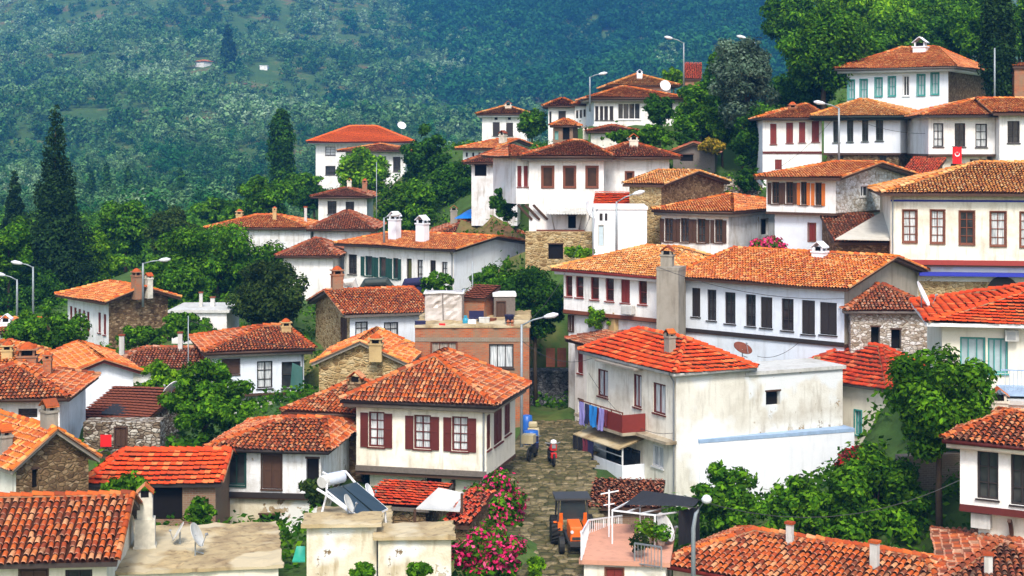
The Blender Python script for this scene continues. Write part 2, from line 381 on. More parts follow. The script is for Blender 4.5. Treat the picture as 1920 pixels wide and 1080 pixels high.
# window styles: frame, pane, nx, ny, shutter mode, shutter mat, casing
WS = dict(
 cur=('wood_black', 'curtain', 2, 3, None, None, 0), dk=('wood_black', 'glass_dark', 2, 3, None, None, 0), plainw=('white_paint', 'curtain', 2, 1, None, None, 0),
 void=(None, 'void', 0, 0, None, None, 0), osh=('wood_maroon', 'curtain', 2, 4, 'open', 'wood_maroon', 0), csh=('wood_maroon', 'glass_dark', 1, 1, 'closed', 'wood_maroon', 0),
 red=('wood_red', 'glass_dark', 1, 1, 'closed', 'wood_red', 0), redw=('wood_red', 'glass_warm', 1, 2, None, None, 0), bh=('wood_brown', 'glass_warm', 1, 1, None, None, .09), dark=('wood_black', 'glass_dark', 1, 2, None, None, 0),
 brn=('wood_dark', 'glass_dark', 2, 3, 'open', 'wood_dark', 0), org=('wood_dark', 'glass_dark', 2, 2, 'open', 'wood_orange', 0), grn=('green_dark', 'glass_dark', 2, 1, None, None, .05),
 gsh=('green_dark', 'glass_dark', 1, 1, 'open', 'green_dark', 0), dgr=('fascia_green', 'glass_dark', 2, 3, None, None, 0), tea=('teal', 'glass_pale', 2, 2, None, None, .06), rb=('wood_brown', 'curtain', 2, 4, None, None, .05),
 brd=('wood_dark', 'wood_dark', 1, 1, 'closed', 'wood_dark', .04), dkc=('wood_black', 'glass_dark', 2, 3, 'closed', 'wood_black', 0), door=('wood_dark', 'wood_dark', 1, 1, 'closed', 'wood_dark', .06), doorr=('wood_brown', 'wood_red', 1, 1, 'closed', 'wood_red', .05),
 doorb=('palegrey', 'door_blue', 1, 1, None, None, 0), bcur=('wood_brown', 'curtain_brown', 3, 1, None, None, .04), wcur=('wood_black', 'curtain', 3, 1, None, None, 0), olv=('wood_black', 'olive_paint', 1, 1, None, None, 0),
 mar=('wood_maroon', 'curtain', 2, 1, None, None, 0), wht=('white_paint', 'glass_dark', 2, 1, None, None, .05), tsl=('teal', 'glass_pale', 3, 1, None, None, 0), col=('white_paint', 'glass_dark', 4, 1, None, None, 0), arch=('wood_black', 'glass_dark', 2, 3, None, None, 0))

def window(par, Mf, s0, z0, s1, z1, style, rec):
    """Mf: facade frame (x along wall, y inward, z up)."""
    fm, pm, nx, ny, shm, shmat, cas = WS[style]
    w = s1-s0; h = z1-z0
    mb = MB(Mf); t = min(.07, w*.14); yf = rec-.05
    nm = 'door' if style.startswith('door') else 'window'
    if fm:
        mb.box(s0, yf-.02, z0, s0+t, rec+.02, z1); mb.box(s1-t, yf-.02, z0, s1, rec+.02, z1)
        mb.box(s0+t, yf-.02, z1-t, s1-t, rec+.02, z1); mb.box(s0+t, yf-.02, z0, s1-t, rec+.02, z0+t)
        for i in range(1, nx): x = s0+w*i/nx; mb.box(x-.022, yf, z0+t, x+.022, rec+.015, z1-t)
        for i in range(1, ny): z = z0+h*i/ny; mb.box(s0+t, yf+.008, z-.016, s1-t, rec+.012, z+.016)
        if cas:
            c = cas
            mb.box(s0-c, -.03, z0-c, s0, .03, z1+c); mb.box(s1, -.03, z0-c, s1+c, .03, z1+c)
            mb.box(s0, -.03, z1, s1, .03, z1+c); mb.box(s0, -.035, z0-c, s1, .03, z0)
        if nm == 'window' and h > .7: mb.box(s0-.05, -.07, z0-.06, s1+.05, .02, z0-.005)
        win = mb.build(nm, fm, par)
    else:
        mb.box(s0-.04, -.012, z1, s1+.04, .05, z1+.08); win = mb.build('opening', 'wood_dark', par)
    pb = MB(Mf); yy = rec+.004
    pb.poly([(s0+.01, yy, z0+.01), (s1-.01, yy, z0+.01), (s1-.01, yy, z1-.01), (s0+.01, yy, z1-.01)])
    if style in ('cur', 'rb', 'osh') and random.random() < .25: pm = 'glass_dark'
    pb.build('panel' if nm == 'door' else 'pane', pm, win)  # in an opening: no glass, a near-black sheet painting the inner shade
    if shm:
        hw = w/2
        for sd in (0, 1):
            q = MB(Mf)
            if shm == 'open':
                x0 = s0-hw*.95-.01 if sd == 0 else s1+.01; x1 = x0+hw*.95; y0, y1 = -.065, -.02
                za, zb = z0-.02, z1-.05
            else:
                x0 = s0+t*.6 if sd == 0 else s0+hw+.008; x1 = x0+hw-t*.6-.008; y0, y1 = max(.01, rec-.12), max(.05, rec-.075)
                za, zb = z0+t*.6, z1-t*.6
            fr = min(.06, (x1-x0)*.18); zm = za+(zb-za)*.55
            q.box(x0, y0, za, x0+fr, y1, zb); q.box(x1-fr, y0, za, x1, y1, zb)
            for zc in (za, zm-fr/2, zb-fr): q.box(x0+fr, y0, zc, x1-fr, y1, zc+fr)
            q.box(x0+fr, y0+.018, za+fr, x1-fr, y1-.005, zm-fr/2); q.box(x0+fr, y0+.018, zm+fr/2, x1-fr, y1-.005, zb-fr)
            q.build('shutter', shmat, win)
    return win

def chimney(par, M, x, y, zb, ht, w, style):
    """sits on a roof; local house coordinates"""
    d = w*.8; mb = MB(M @ Matrix.Translation((x, y, zb)))
    mt = {'white': ['purewhite', 'tile_red', 'void'], 'brick': ['brick_red', 'tile_red', 'void'], 'grey': ['greywall', 'tile_red', 'void'], 'lime': ['lime_chimney', 'tile_red', 'void'],
          'ochre': ['ochre_wall', 'tile_red', 'void'], 'stone': ['stone_brown', 'tile_red', 'void'], 'pipe': ['palegrey', 'tile_red', 'void'], 'tall': ['lime_chimney', 'tile_red', 'void']}[style]
    H_ = ht; hs = H_-w*.75
    if style == 'pipe':
        mb.box(-w/2, -d/2, -.5, w/2, d/2, H_-.08); mb.box(-w/2-.04, -d/2-.04, H_-.08, w/2+.04, d/2+.04, H_, 1)
        return mb.build('chimney', mt, par)
    if style == 'tall':
        mb.box(-w*.55, -d*.6, -.4, w*.55, d*.6, H_*.45); mb.box(-w*.42, -d*.45, H_*.45, w*.42, d*.45, hs)
        mb.box(-w*.62, -d*.66, -.1, w*.62, d*.66, .06)
        hw = w*.42
    else:
        mb.box(-w/2, -d/2, -.6, w/2, d/2, hs); mb.box(-w*.58, -d*.58, hs-.09, w*.58, d*.58, hs); hw = w/2
    for sx in (-1, 1):
        for sy in (-1, 1):
            mb.box(sx*hw*.72-.05, sy*d*.34-.05, hs, sx*hw*.72+.05, sy*d*.34+.05, hs+w*.3)
    mb.box(-hw*.55, -d*.25, hs, hw*.55, d*.25, hs+w*.28, 2)
    z1 = hs+w*.3
    if style in ('white', 'lime', 'grey', 'tall', 'stone'):      # two leaning tiles
        for sx in (-1, 1):
            mb.poly([(sx*hw*1.15, -d*.6, z1), (sx*hw*1.15, d*.6, z1), (0, d*.6, z1+w*.45), (0, -d*.6, z1+w*.45)], 1 if style != 'white' else 0)
            mb.poly([(sx*hw*1.15, -d*.6, z1-.05), (sx*hw*1.15, d*.6, z1-.05), (0, d*.6, z1+w*.4), (0, -d*.6, z1+w*.4)], 1 if style != 'white' else 0)
            mb.poly([(sx*hw*1.15, -d*.6, z1-.05), (sx*hw*1.15, -d*.6, z1), (0, -d*.6, z1+w*.45), (0, -d*.6, z1+w*.4)], 1 if style != 'white' else 0)
    else:
        mb.box(-w*.6, -d*.6, z1, w*.6, d*.6, z1+.06); mb.lathe((0, 0, z1+.06), [(w*.5, 0), (w*.42, w*.15), (w*.12, w*.35)], 8, 1)
    return mb.build('chimney', mt, par)

class House: pass
def H(name, label, cat, uL, uR, D, th, vt, vb, dep=6, ref='R', uB=None, roof='hip', rise=1.3, ov=.45, iL=None, iR=None, k=0, tm='tile_orange', ts='b', fas='wood_dark', sof=None, rv=None, rp=(.5, .5),
      wm='white', rm=None, lm=None, wins=(), low=None, bands=(), ch=(), parent=None, rec=.14, ext=1.5, group='tile roofed houses of the village', messy=1.0, top='concrete', ctrl=True, bevel=False):
    t = R_(th); ex = Vector((math.cos(t), math.sin(t), 0)); ey = Vector((-math.sin(t), math.cos(t), 0))
    uref = uR if ref == 'R' else uL; C0 = Vector(((uref-960)/F*D, D, 0))
    def along(C, d, u):        # distance along d from C to reach pixel column u
        k_ = (u-960)/F; return (C.x-k_*C.y)/(k_*d.y-d.x)
    w = along(C0, ex if ref == 'L' else -ex, uR if ref == 'L' else uL)
    O = C0 if ref == 'L' else C0-ex*w
    if uB is not None: dep = along(O+ex*w if uB > uR else O, ey, uB)
    zt = (HV-vt)/F*D; zb = (HV-vb)/F*D
    if rv is not None: rise = max(.3, (HV-rv)/F*(Matrix.Translation(O) @ Matrix.Rotation(t, 4, 'Z') @ Vector((w*rp[0], dep*(1 if roof == 'shed' else rp[1]), 0))).y-zt)
    if w < 0 or dep < 0 or dep > 16 or w > 20: print('BAD', name, label, round(w, 1), round(dep, 1))
    h = zt-zb
    O.z = zb
    W = Matrix.Translation(O) @ Matrix.Rotation(t, 4, 'Z'); Wi = W.inverted()
    root = parent or thing(name, label, cat, O, t, group)
    Ml = Matrix() if parent is None else (Matrix.Translation(parent.location) @ Matrix.Rotation(parent.rotation_euler.z, 4, 'Z')).inverted() @ W
    if ctrl:
        for x, y in ((0, 0), (w, 0), (0, dep), (w, dep), (w/2, 0), (w/2, dep/2)):
            q = W @ Vector((x, y, 0)); CTRL.append((q.x, q.y, q.z))
    o = ov; planes = []; polys = []; ridges = []
    # roof frame (k quarter turns)
    if k == 0: rw, rd = w, dep; rot = lambda x, y, z: Vector((x, y, z))
    else: rw, rd = dep, w; rot = lambda x, y, z: Vector((w-y, x, z))
    if k == 2: rw, rd = w, dep; rot = lambda x, y, z: Vector((w-x, dep-y, z))
    if k == 3: rw, rd = dep, w; rot = lambda x, y, z: Vector((y, dep-x, z))
    m = rd/2
    if roof == 'hip':
        a = m+o if iL is None else iL; c = m+o if iR is None else iR
        if a+c > rw+2*o-.2:
            s_ = (rw+2*o-.2)/(a+c); a *= s_; c *= s_
        A, B, C, E = (-o, -o, h), (rw+o, -o, h), (rw+o, rd+o, h), (-o, rd+o, h)
        R1, R2 = (-o+a, m, h+rise), (rw+o-c, m, h+rise)
        polys = [[A, B, R2, R1], [C, E, R1, R2]]
        if c > 0: polys.append([B, C, R2])
        if a > 0: polys.append([E, A, R1])
        ridges = [(R1, R2)]
        if a > 0: ridges += [(A, R1), (E, R1)]
        if c > 0: ridges += [(B, R2), (C, R2)]
        gL, gR = a == 0, c == 0
    elif roof == 'shed':
        A, B, C, E = (-o, -o, h), (rw+o, -o, h), (rw+o, rd+o, h+rise), (-o, rd+o, h+rise)
        polys = [[A, B, C, E]]; ridges = []; gL = gR = True
    polys = [[rot(*p) for p in q] for q in polys]; ridges = [(rot(*a_), rot(*b_)) for a_, b_ in ridges]
    pl = []
    for q in polys:
        n = (q[1]-q[0]).cross(q[2]-q[0]); n = -n if n.z < 0 else n; pl.append((n, q[0]))
    def zr(x, y):
        if not pl: return h
        return min(p0.z-(n.x*(x-p0.x)+n.y*(y-p0.y))/n.z for n, p0 in pl)
    gabled = roof == 'shed' or (roof == 'hip' and (gL or gR))
    # walls
    zs = None; ins = 0; lowm = None
    if low: zs = (HV-low[0])/F*D-zb; ins = low[1]; lowm = low[2]
    sides = dict(F=((0, 0), (1, 0), w, (0, 1)), R=((w, 0), (0, 1), dep, (-1, 0)), L=((0, 0), (0, 1), dep, (1, 0)), B=((0, dep), (1, 0), w, (0, -1)))
    cam = Wi @ Vector((0, 0, 0))
    def hit(side, u, v, off=0):
        (ox, oy), (ax, ay), L, (ix, iy) = sides[side]
        ox += ix*off; oy += iy*off
        d = (Wi.to_3x3() @ Vector(((u-960)/F, 1, (HV-v)/F)))
        den = d.x*ix+d.y*iy; tt = ((ox-cam.x)*ix+(oy-cam.y)*iy)/den
        p = cam+d*tt; return (p.x-ox)*ax+(p.y-oy)*ay, p.z
    wl = {s: [] for s in 'FRLB'}
    for wn in wins:
        side, u0, v0, u1, v1, st = wn
        lowr = zs is not None and (v0+v1)/2 > low[0]+(0 if side == 'F' else 12)
        off = ins if lowr else 0
        um, vm = (u0+u1)/2, (v0+v1)/2
        a_ = hit(side, u0, vm, off)[0]; b_ = hit(side, u1, vm, off)[0]; s0, s1 = min(a_, b_), max(a_, b_)
        z1 = hit(side, um, v0, off)[1]; z0 = hit(side, um, v1, off)[1]
        L = sides[side][2]
        s0 = max(.06, s0); s1 = min(L-.06, s1); z0 = max(z0, -ext+.1)
        if s1-s0 < .12 or z1-z0 < .12: print('skip win', label, wn[:6]); continue
        wl[side].append((s0, z0, s1, z1, st, off, lowr))
    wmats = dict(F=wm, R=rm or wm, L=lm or wm, B=wm)
    def fmat(side, off):
        (ox, oy), (ax, ay), L, (ix, iy) = sides[side]
        M = Matrix(((ax, ix, 0, ox+ix*off), (ay, iy, 0, oy+iy*off), (0, 0, 1, 0), (0, 0, 0, 1)))
        return Ml @ M
    def sheet(side, za, zb_, off, holes, mat, pad=0):
        (ox, oy), (ax, ay), L, (ix, iy) = sides[side]
        mb = MB(fmat(side, off)); a, c = pad, L-pad
        hs = [q for q in holes if q[1] > za and q[3] < zb_]
        xs = sorted({a, c, *[q[0] for q in hs], *[q[2] for q in hs]}); zz = sorted({za, zb_, *[q[1] for q in hs], *[q[3] for q in hs]})
        for i in range(len(xs)-1):
            for j in range(len(zz)-1):
                cx, cz = (xs[i]+xs[i+1])/2, (zz[j]+zz[j+1])/2
                if any(q[0] < cx < q[2] and q[1] < cz < q[3] for q in hs): continue
                mb.poly([(xs[i], 0, zz[j]), (xs[i+1], 0, zz[j]), (xs[i+1], 0, zz[j+1]), (xs[i], 0, zz[j+1])])
        for q in hs:
            s0, z0, s1, z1 = q[:4]; r = rec+.02
            mb.poly([(s0, 0, z0), (s0, r, z0), (s0, r, z1), (s0, 0, z1)]); mb.poly([(s1, 0, z0), (s1, r, z0), (s1, r, z1), (s1, 0, z1)])
            mb.poly([(s0, 0, z0), (s1, 0, z0), (s1, r, z0), (s0, r, z0)]); mb.poly([(s0, 0, z1), (s1, 0, z1), (s1, r, z1), (s0, r, z1)])
        if off == 0 and gabled:
            pts = []
            for s_ in (L, L/2, 0):
                px, py = ox+ax*s_, oy+ay*s_; pts.append((s_, 0, zr(px, py)-.01))
            if max(p[2] for p in pts) > zb_+.02: mb.poly([(0, 0, zb_), (L, 0, zb_)]+pts)
        return mb.build('wall', mat, root), hs
    done_holes = set()
    wtop = h+.015 if not gabled else h
    for sd in 'FRLB':
        up = [q for q in wl[sd] if not q[6]]; lo = [q for q in wl[sd] if q[6]]
        hsu = sheet(sd, -ext if zs is None else zs, wtop, 0, up, wmats[sd])[1]
        hsl = []
        if zs is not None: hsl = sheet(sd, -ext, zs, ins, lo, lowm, ins)[1]
        for q in wl[sd]:
            s0, z0, s1, z1, st, off, lr = q
            rc = rec if (q in hsu or q in hsl) else .02
            win = window(root, fmat(sd, off), s0, z0, s1, z1, st, rc)
    if zs is not None:
        mb = MB(Ml); mb.box(-.03, -.03, zs-.14, w+.03, dep+.03, zs+.002); mb.build('floor_beam', 'wood_dark', root)
    if bands:
        for (sd, v0, hh, pr, mt) in bands:
            (ox, oy), (ax, ay), L, (ix, iy) = sides[sd]
            uc = uR if ref == 'R' else uL
            z = (HV-v0)/F*D-zb; mb = MB(fmat(sd, 0)); mb.box(-pr if sd != 'F' else 0, -pr, z-hh/2, L+.0, .01, z+hh/2); mb.build('trim', mt, root)
    # roof
    hs = House(); hs.root = root; hs.w = w; hs.d = dep; hs.h = h; hs.W = W; hs.Ml = Ml; hs.hit = hit; hs.zr = zr; hs.fmat = fmat
    if roof == 'flat':
        mb = MB(Ml)
        if top in ('sandroof', 'concrete'):     # uneven poured slab with a crumbling edge
            nx, ny = max(4, int((w+2*o)/.3)), max(4, int((dep+2*o)/.3)); rg = np.random.default_rng(int(D*10)); jz = rg.normal(0, .022, (nx+1, ny+1)); jx = rg.normal(0, .035, (nx+1, ny+1)); jy = rg.normal(0, .035, (nx+1, ny+1))
            G = lambda i, j, dz=0: (-o+(w+2*o)*i/nx+jx[i][j], -o+(dep+2*o)*j/ny+jy[i][j], h+.15+dz+(jz[i][j] if not dz else 0))
            for i in range(nx):
                for j in range(ny): mb.poly([G(i, j), G(i+1, j), G(i+1, j+1), G(i, j+1)])
                for j in (0, ny): mb.poly([G(i, j), G(i+1, j), G(i+1, j, -.11), G(i, j, -.11)])
            for j in range(ny):
                for i in (0, nx): mb.poly([G(i, j), G(i, j+1), G(i, j+1, -.11), G(i, j, -.11)])
            mb.poly([G(0, 0, -.11), G(nx, 0, -.11), G(nx, ny, -.11), G(0, ny, -.11)])
        else: mb.box(-o, -o, h, w+o, dep+o, h+.16)
        if bevel:
            for (a_, b_, c_, d_) in ((-o, -o, w+o, -o+.18), (-o, dep+o-.18, w+o, dep+o), (-o, -o+.18, -o+.18, dep+o-.18), (w+o-.18, -o+.18, w+o, dep+o-.18)): mb.box(a_, b_, h+.16, c_, d_, h+.16+bevel, 0)
        ro = mb.build('roof', [top], root)
    else:
        acc = dict(V=[], Q=[], U=[], m=[], n=0)
        for i, q in enumerate(polys):
            tile_slope([Ml @ p for p in q], ts, acc, seed=len(HOUSES)*7+i, messy=messy*(1 if D < 58 else .8), pc=.175 if ts == 'b' and D > 56 else None)
        for i, (a_, b_) in enumerate(ridges): ridge_caps(Ml @ a_, Ml @ b_, acc, seed=len(HOUSES)*13+i, r=.13 if ts == 'f' else .115)
        if gabled and roof == 'hip':
            for (p, q) in [(polys[0][0], polys[0][3])]*(1 if gL else 0)+[(polys[0][1], polys[0][2])]*(1 if gR else 0)+[(polys[1][0], polys[1][3])]*(1 if gR else 0)+[(polys[1][1], polys[1][2])]*(1 if gL else 0):
                dn = Vector((0, 0, .02)); ridge_caps(Ml @ (p+dn), Ml @ (q+dn), acc, seed=i*3+len(HOUSES), r=.10)
        # sheathing, coloured near-black to paint the shade in tile gaps, + soffit / fascia
        V = []; Q = []; U = []; mi = []; T = []
        sb = MB(Ml)
        for q in polys: sb.poly([p+Vector((0, 0, .015)) for p in q], 4, (.3, .9))
        if not gabled:
            sb.box(-o+.01, -o+.01, h-.13, w+o-.01, dep+o-.01, h+.012, 2)
        else:
            for q in polys:
                n = len(q); dn = Vector((0, 0, .13))
                sb.poly([p-dn for p in q][::-1], 2)
                for i in range(n): sb.poly([q[i]-dn, q[(i+1) % n]-dn, q[(i+1) % n]+Vector((0, 0, .012)), q[i]+Vector((0, 0, .012))], 2)
        if sof and not gabled:
            sb.box(-o*.75, -o*.75, h-.30, w+o*.75, dep+o*.75, h-.13, 3)
        base = acc['n']
        vs = np.array(sb.v); fq = [f for f in sb.f if len(f) == 4]; ft = [f for f in sb.f if len(f) == 3]
        mq = [x for f, x in zip(sb.f, sb.mi) if len(f) == 4]; mt_ = [x for f, x in zip(sb.f, sb.mi) if len(f) == 3]
        VV = np.concatenate(acc['V']+[vs]); QQ = np.concatenate(acc['Q']+[np.array(fq)+base]); TT = np.array(ft)+base if ft else None
        UU = np.concatenate(acc['U']+[np.full((len(fq)+len(ft), 2), .35)]); MM = np.concatenate(acc['m']+[np.array(mq), np.array(mt_)])
        ro = mesh_np('roof', VV, QQ, [tm, 'mortar', fas, sof or 'soffit', 'tile_gap_shade'], UU, root, mi=MM, T=TT)
    hs.roof = ro
    # chimneys: march along the pixel ray to the roof surface
    for (u, vbase, vtop, wpx, st) in ch:
        best = None; d = Wi.to_3x3() @ Vector(((u-960)/F, 1, (HV-vbase)/F)); dd = D-8
        while dd < D+dep+14:
            p = cam+d*dd
            if -ov < p.x < w+ov and -ov < p.y < dep+ov:
                zz = zr(p.x, p.y) if roof != 'flat' else h+.16
                if p.z <= zz: best = (p.x, p.y, zz, dd); break
            dd += .05
        if best is None:
            q = Wi.to_3x3() @ Vector(((u-960)/F, 1, 0)); p = cam+q*(D+dep/2); best = (min(max(p.x, .3), w-.3), dep/2, zr(w/2, dep/2) if roof != 'flat' else h+.16, D+dep/2)
        x, y, z, dd = best; htc = z_top = (HV-vtop)/F*dd-zb-z
        chimney(ro, Ml, x, y, z, max(.5, htc), wpx/F*dd, st)
    HOUSES[len(HOUSES)] = hs
    return hs

def hill(X, Y):
    z = np.interp(Y, [230, 300, 400, 500, 700, 900, 1100, 1300, 1600], [-14, -14, -11, -5, 17, 52, 106, 165, 260])
    return z+9*np.sin(X/52+Y/170+.6*np.sin(Y/90))*np.clip((Y-360)/300, 0, 1)+5*np.sin(Y/38+X/90)*np.clip((Y-500)/300, 0, 1)+3*np.sin(X/31-Y/57)*np.clip((Y-300)/300, 0, 1)+np.clip(X, -50, 300)*.05*np.clip((Y-220)/300, 0, 1)

def far_D(u, v):
    '''distance at which the ray through a photo pixel meets the far hillside'''
    for D in range(330, 1500, 3):
        if float(hill((u-960)/F*D, float(D))) >= (HV-v)/F*D: return D
    return 900
FD1 = far_D(375, 123); FD2 = far_D(494, 127); FD3 = far_D(427, 128)
# ================================================================== HOUSES (pixel columns / rows of the photo at real distances)
G_W = 'whitewashed village houses'; G_S = 'rough stone village houses'; G_F = 'flat roofed village houses'
def WB(name, label, *a, **k): return H(name, label, 'house', *a, **k)

# --- lower middle
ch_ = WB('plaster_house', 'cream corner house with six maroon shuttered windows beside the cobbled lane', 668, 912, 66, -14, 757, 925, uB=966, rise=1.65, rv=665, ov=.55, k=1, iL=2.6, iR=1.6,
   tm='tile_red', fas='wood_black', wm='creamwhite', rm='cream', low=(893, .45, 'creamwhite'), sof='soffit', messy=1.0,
   wins=[('F', 691, 772, 721, 838, 'osh'), ('F', 776, 778, 808, 842, 'osh'), ('F', 847, 781, 878, 846, 'osh'), ('F', 798, 886, 828, 914, 'void'),
         ('R', 913, 777, 920, 843, 'csh'), ('R', 926, 768, 942, 832, 'csh'), ('R', 946, 755, 957, 815, 'csh')],
   bands=[('F', 889, .22, .12, 'wood_grey'), ('F', 898, .14, .05, 'wood_dark')], ctrl=True)
mb = MB(ch_.fmat('F', 0))
for u in (735, 790, 846, 905):
    s, z = ch_.hit('F', u, 903); mb.poly([(s-.06, -.02, z), (s+.06, -.02, z), (s+.06, .42, z-.65), (s-.06, .42, z-.65)]); mb.box(s-.06, .0, z-.1, s+.06, .4, z)
    mb.poly([(s-.06, -.02, z), (s-.06, .42, z), (s-.06, .42, z-.65)]); mb.poly([(s+.06, -.02, z), (s+.06, .42, z), (s+.06, .42, z-.65)])
mb.build('bracket', 'wood_dark', ch_.root)
# stone stack at its west end
chimney(ch_.roof, Matrix(), -.42, 1.2, .3, ch_.h-.3+1.0, .62, 'stone')

WB('plaster_house', 'low wing with rumpled red barrel tiles between the cream corner house and stone house', 552, 655, 68.5, -14, 774, 860, dep=5.5, rise=1.7, rv=714, ov=.45, iL=2.2, iR=.6, tm='tile_red', wm='weathered')
oh = WB('old_house', 'crumbling white old house with green half window and louvred shutter above a dark beam', 407, 602, 63.5, -7, 843, 1000, dep=5.4, rise=1.55, rv=784, ov=.4, iL=2.6, iR=.9, tm='tile_red', messy=1.7,
   wm='oldwhite', low=(932, .18, 'peeling'), fas='wood_black',
   wins=[('F', 424, 849, 460, 910, 'grn'), ('F', 491, 852, 528, 917, 'brd'), ('F', 574, 860, 598, 920, 'void'), ('F', 486, 966, 524, 1018, 'void')], bands=[('F', 931, .2, .06, 'wood_black')])
WB('shed', 'brick shed under a long bright red flat tile roof beside the old house', 166, 404, 61, 0, 905, 990, dep=3.8, ref='R', roof='hip', k=0, iL=1.2, iR=0, rise=1.75, rv=846, ov=.25, tm='tile_bright', ts='f', wm='brick_dark', fas='wood_black',
   wins=[('F', 214, 912, 342, 975, 'void')])
WB('plaster_house', 'cream house with a rounded tile roof at the bottom corner of the view', -130, 200, 47.5, 5, 1049, 1150, dep=5.4, ref='R', roof='hip', iL=0, iR=0, rise=1.15, rv=932, ov=.35, tm='tile_red', fas='fascia_dark', wm='cream',
   wins=[('F', 37, 1068, 89, 1120, 'brd'), ('F', 122, 1068, 173, 1120, 'cur')], messy=1.2)
fb = H('flat_roofed_house', 'flat concrete roof carrying a tall tapered cream chimney and dishes', 'house', 222, 522, 50, 10, 1066, 1150, dep=5.6, ref='R', roof='flat', ov=.12, top='sandroof', wm='cream',
   ch=[(272, 1024, 906, 34, 'tall')], group=G_F)
bc = H('flat_roofed_house', 'windowless peeling plaster wall house under thin sagging roof slabs', 'house', 575, 706, 51, 4, 990, 1120, dep=1.3, ref='L', roof='flat', ov=.18, top='sandroof', wm='peeling', group=G_F)
H('x', '', '', 590, 728, 52.7, 4, 1001, 1120, dep=3.2, ref='L', roof='flat', ov=.1, top='sandroof', wm='peeling', parent=bc.root, ctrl=False)
H('flat_roofed_house', 'low peeling annex with a lower sandy slab beside the pink oleander', 'house', 709, 846, 50.7, 4, 1014, 1120, dep=1.7, ref='L', roof='flat', ov=.15, top='sandroof', wm='peeling', group=G_F)
WB('shed', 'lean-to with dark red flat tiles sloping below the corner house brackets', 684, 798, 59, -15, 952, 985, dep=2.6, ref='R', roof='shed', rise=1.15, rv=922, ov=.2, tm='tile_mars', ts='f', fas='wood_grey', wm='stone_brown')
H('shed', 'small broken tile roof behind the oleander bush near the lane', 'shed', 838, 875, 57, -20, 985, 1010, dep=2.2, roof='shed', rise=.7, ov=.15, tm='tile_mars', wm='stone_brown', messy=2.5)

# --- left
WB('stone_house', 'brown rubble stone house with white verge and orange slope', -110, 30, 58, -48, 880, 960, uB=166, ref='R', roof='hip', k=0, iL=0, iR=0, rise=1.9, rv=805, rp=(1,.5), ov=.3, tm='tile_orange', fas='soffit', wm='creamwhite', rm='stone_brown',
   wins=[('R', 60, 880, 72, 915, 'void')], ch=[(8, 850, 795, 26, 'grey'), (116, 805, 745, 28, 'grey')], group=G_S)
WB('plaster_house', 'white house with two short dark windows under a pantile hip roof', -110, 112, 66.5, 4, 744, 800, dep=5.5, ref='R', rise=1.5, rv=684, ov=.5, tm='tile_red', fas='wood_dark', wm='white',
   wins=[('F', 34, 766, 70, 783, 'dk'), ('F', -10, 766, 6, 783, 'dk')], ch=[(90, 690, 660, 15, 'brick')])
WB('plaster_house', 'orange roofed house with a wide square red brick chimney at the edge', -60, 42, 79, 8, 690, 730, dep=6, ref='R', rise=1.6, rv=640, ov=.4, tm='tile_orange', wm='white', ch=[(52, 680, 640, 34, 'brick'), (14, 672, 640, 20, 'ochre')])
WB('plaster_house', 'low house glimpsed behind the fig tree with a weathered orange roof', -60, 30, 90, 4, 622, 680, dep=6, ref='R', rise=1.7, rv=598, ov=.3, tm='tile_orange', wm='white', ch=[(12, 612, 588, 20, 'white')])
WB('plaster_house', 'blank white gable house with a bright orange left roof slope', 134, 250, 79, 24, 697, 775, dep=7, ref='R', k=1, iL=0, iR=0, rise=1.15, rv=674, rp=(.5,0), ov=.38, tm='tile_orange', fas='wood_maroon', wm='purewhite',
   wins=[('L', 118, 700, 124, 712, 'arch'), ('L', 106, 694, 112, 706, 'arch')])
WB('plaster_house', 'long low house with a dark brown pantile roof behind the white gable', 200, 378, 87, 2, 690, 735, dep=5, ref='R', iL=2, iR=.8, rise=1.3, rv=653, ov=.35, tm='tile_brown', wm='weathered', ch=[(224, 668, 626, 9, 'pipe'), (338, 658, 622, 8, 'pipe')])
wm_ = WB('plaster_house', 'pale blue house with tall six pane windows beside a fuzzy green tree', 398, 570, 86, 17, 659, 800, dep=6.3, ref='L', rise=1.75, rv=613, ov=.55, tm='tile_red', fas='wood_dark', sof='soffit', wm='bluewhite', lm='cream', iR=1.0,
   low=(741, .3, 'oldwhite'), wins=[('L', 376, 665, 381, 698, 'red'), ('L', 384, 668, 388, 702, 'red'), ('L', 391, 672, 395, 706, 'red'), ('F', 417, 674, 449, 702, 'brd'), ('F', 482, 677, 511, 728, 'cur'), ('F', 528, 678, 564, 727, 'dark')],
   ch=[(536, 622, 597, 18, 'ochre')])
WB('stone_house', 'ochre stone gable with an orange boarded side and broken tile verge', 598, 756, 80, -4, 682, 745, dep=5, ref='R', k=1, iL=0, iR=0, rise=1.15, rv=640, rp=(.5,0), ov=.32, tm='tile_orange', fas='soffit', wm='stone_ochre', ch=[(705, 668, 625, 24, 'ochre')], group=G_S, messy=1.8)
WB('stone_house', 'half stone house with dark framed windows beside the brick flat roof', 656, 800, 92, 22, 590, 665, uB=592, ref='L', roof='hip', iL=0, iR=0, rise=1.5, rv=543, ov=.42, tm='tile_red', fas='wood_grey', wm='bluewhite', lm='stone_ochre',
   wins=[('F', 666, 603, 690, 640, 'cur'), ('F', 720, 604, 747, 641, 'cur'), ('L', 640, 598, 650, 642, 'door')], ch=[(627, 545, 498, 20, 'brick')], group=G_S)
bf = H('brick_house', 'red brick house with curtained windows and a flat roof full of clutter', 'house', 778, 992, 84, -1, 616, 790, dep=8, ref='R', roof='flat', ov=.04, top='sandroof', wm='brick_red', group=G_F,
   wins=[('F', 808, 641, 857, 676, 'bcur'), ('F', 917, 645, 963, 690, 'wcur')], rec=.1, bands=[('F', 637, .22, .03, 'block_grey')], ctrl=True)
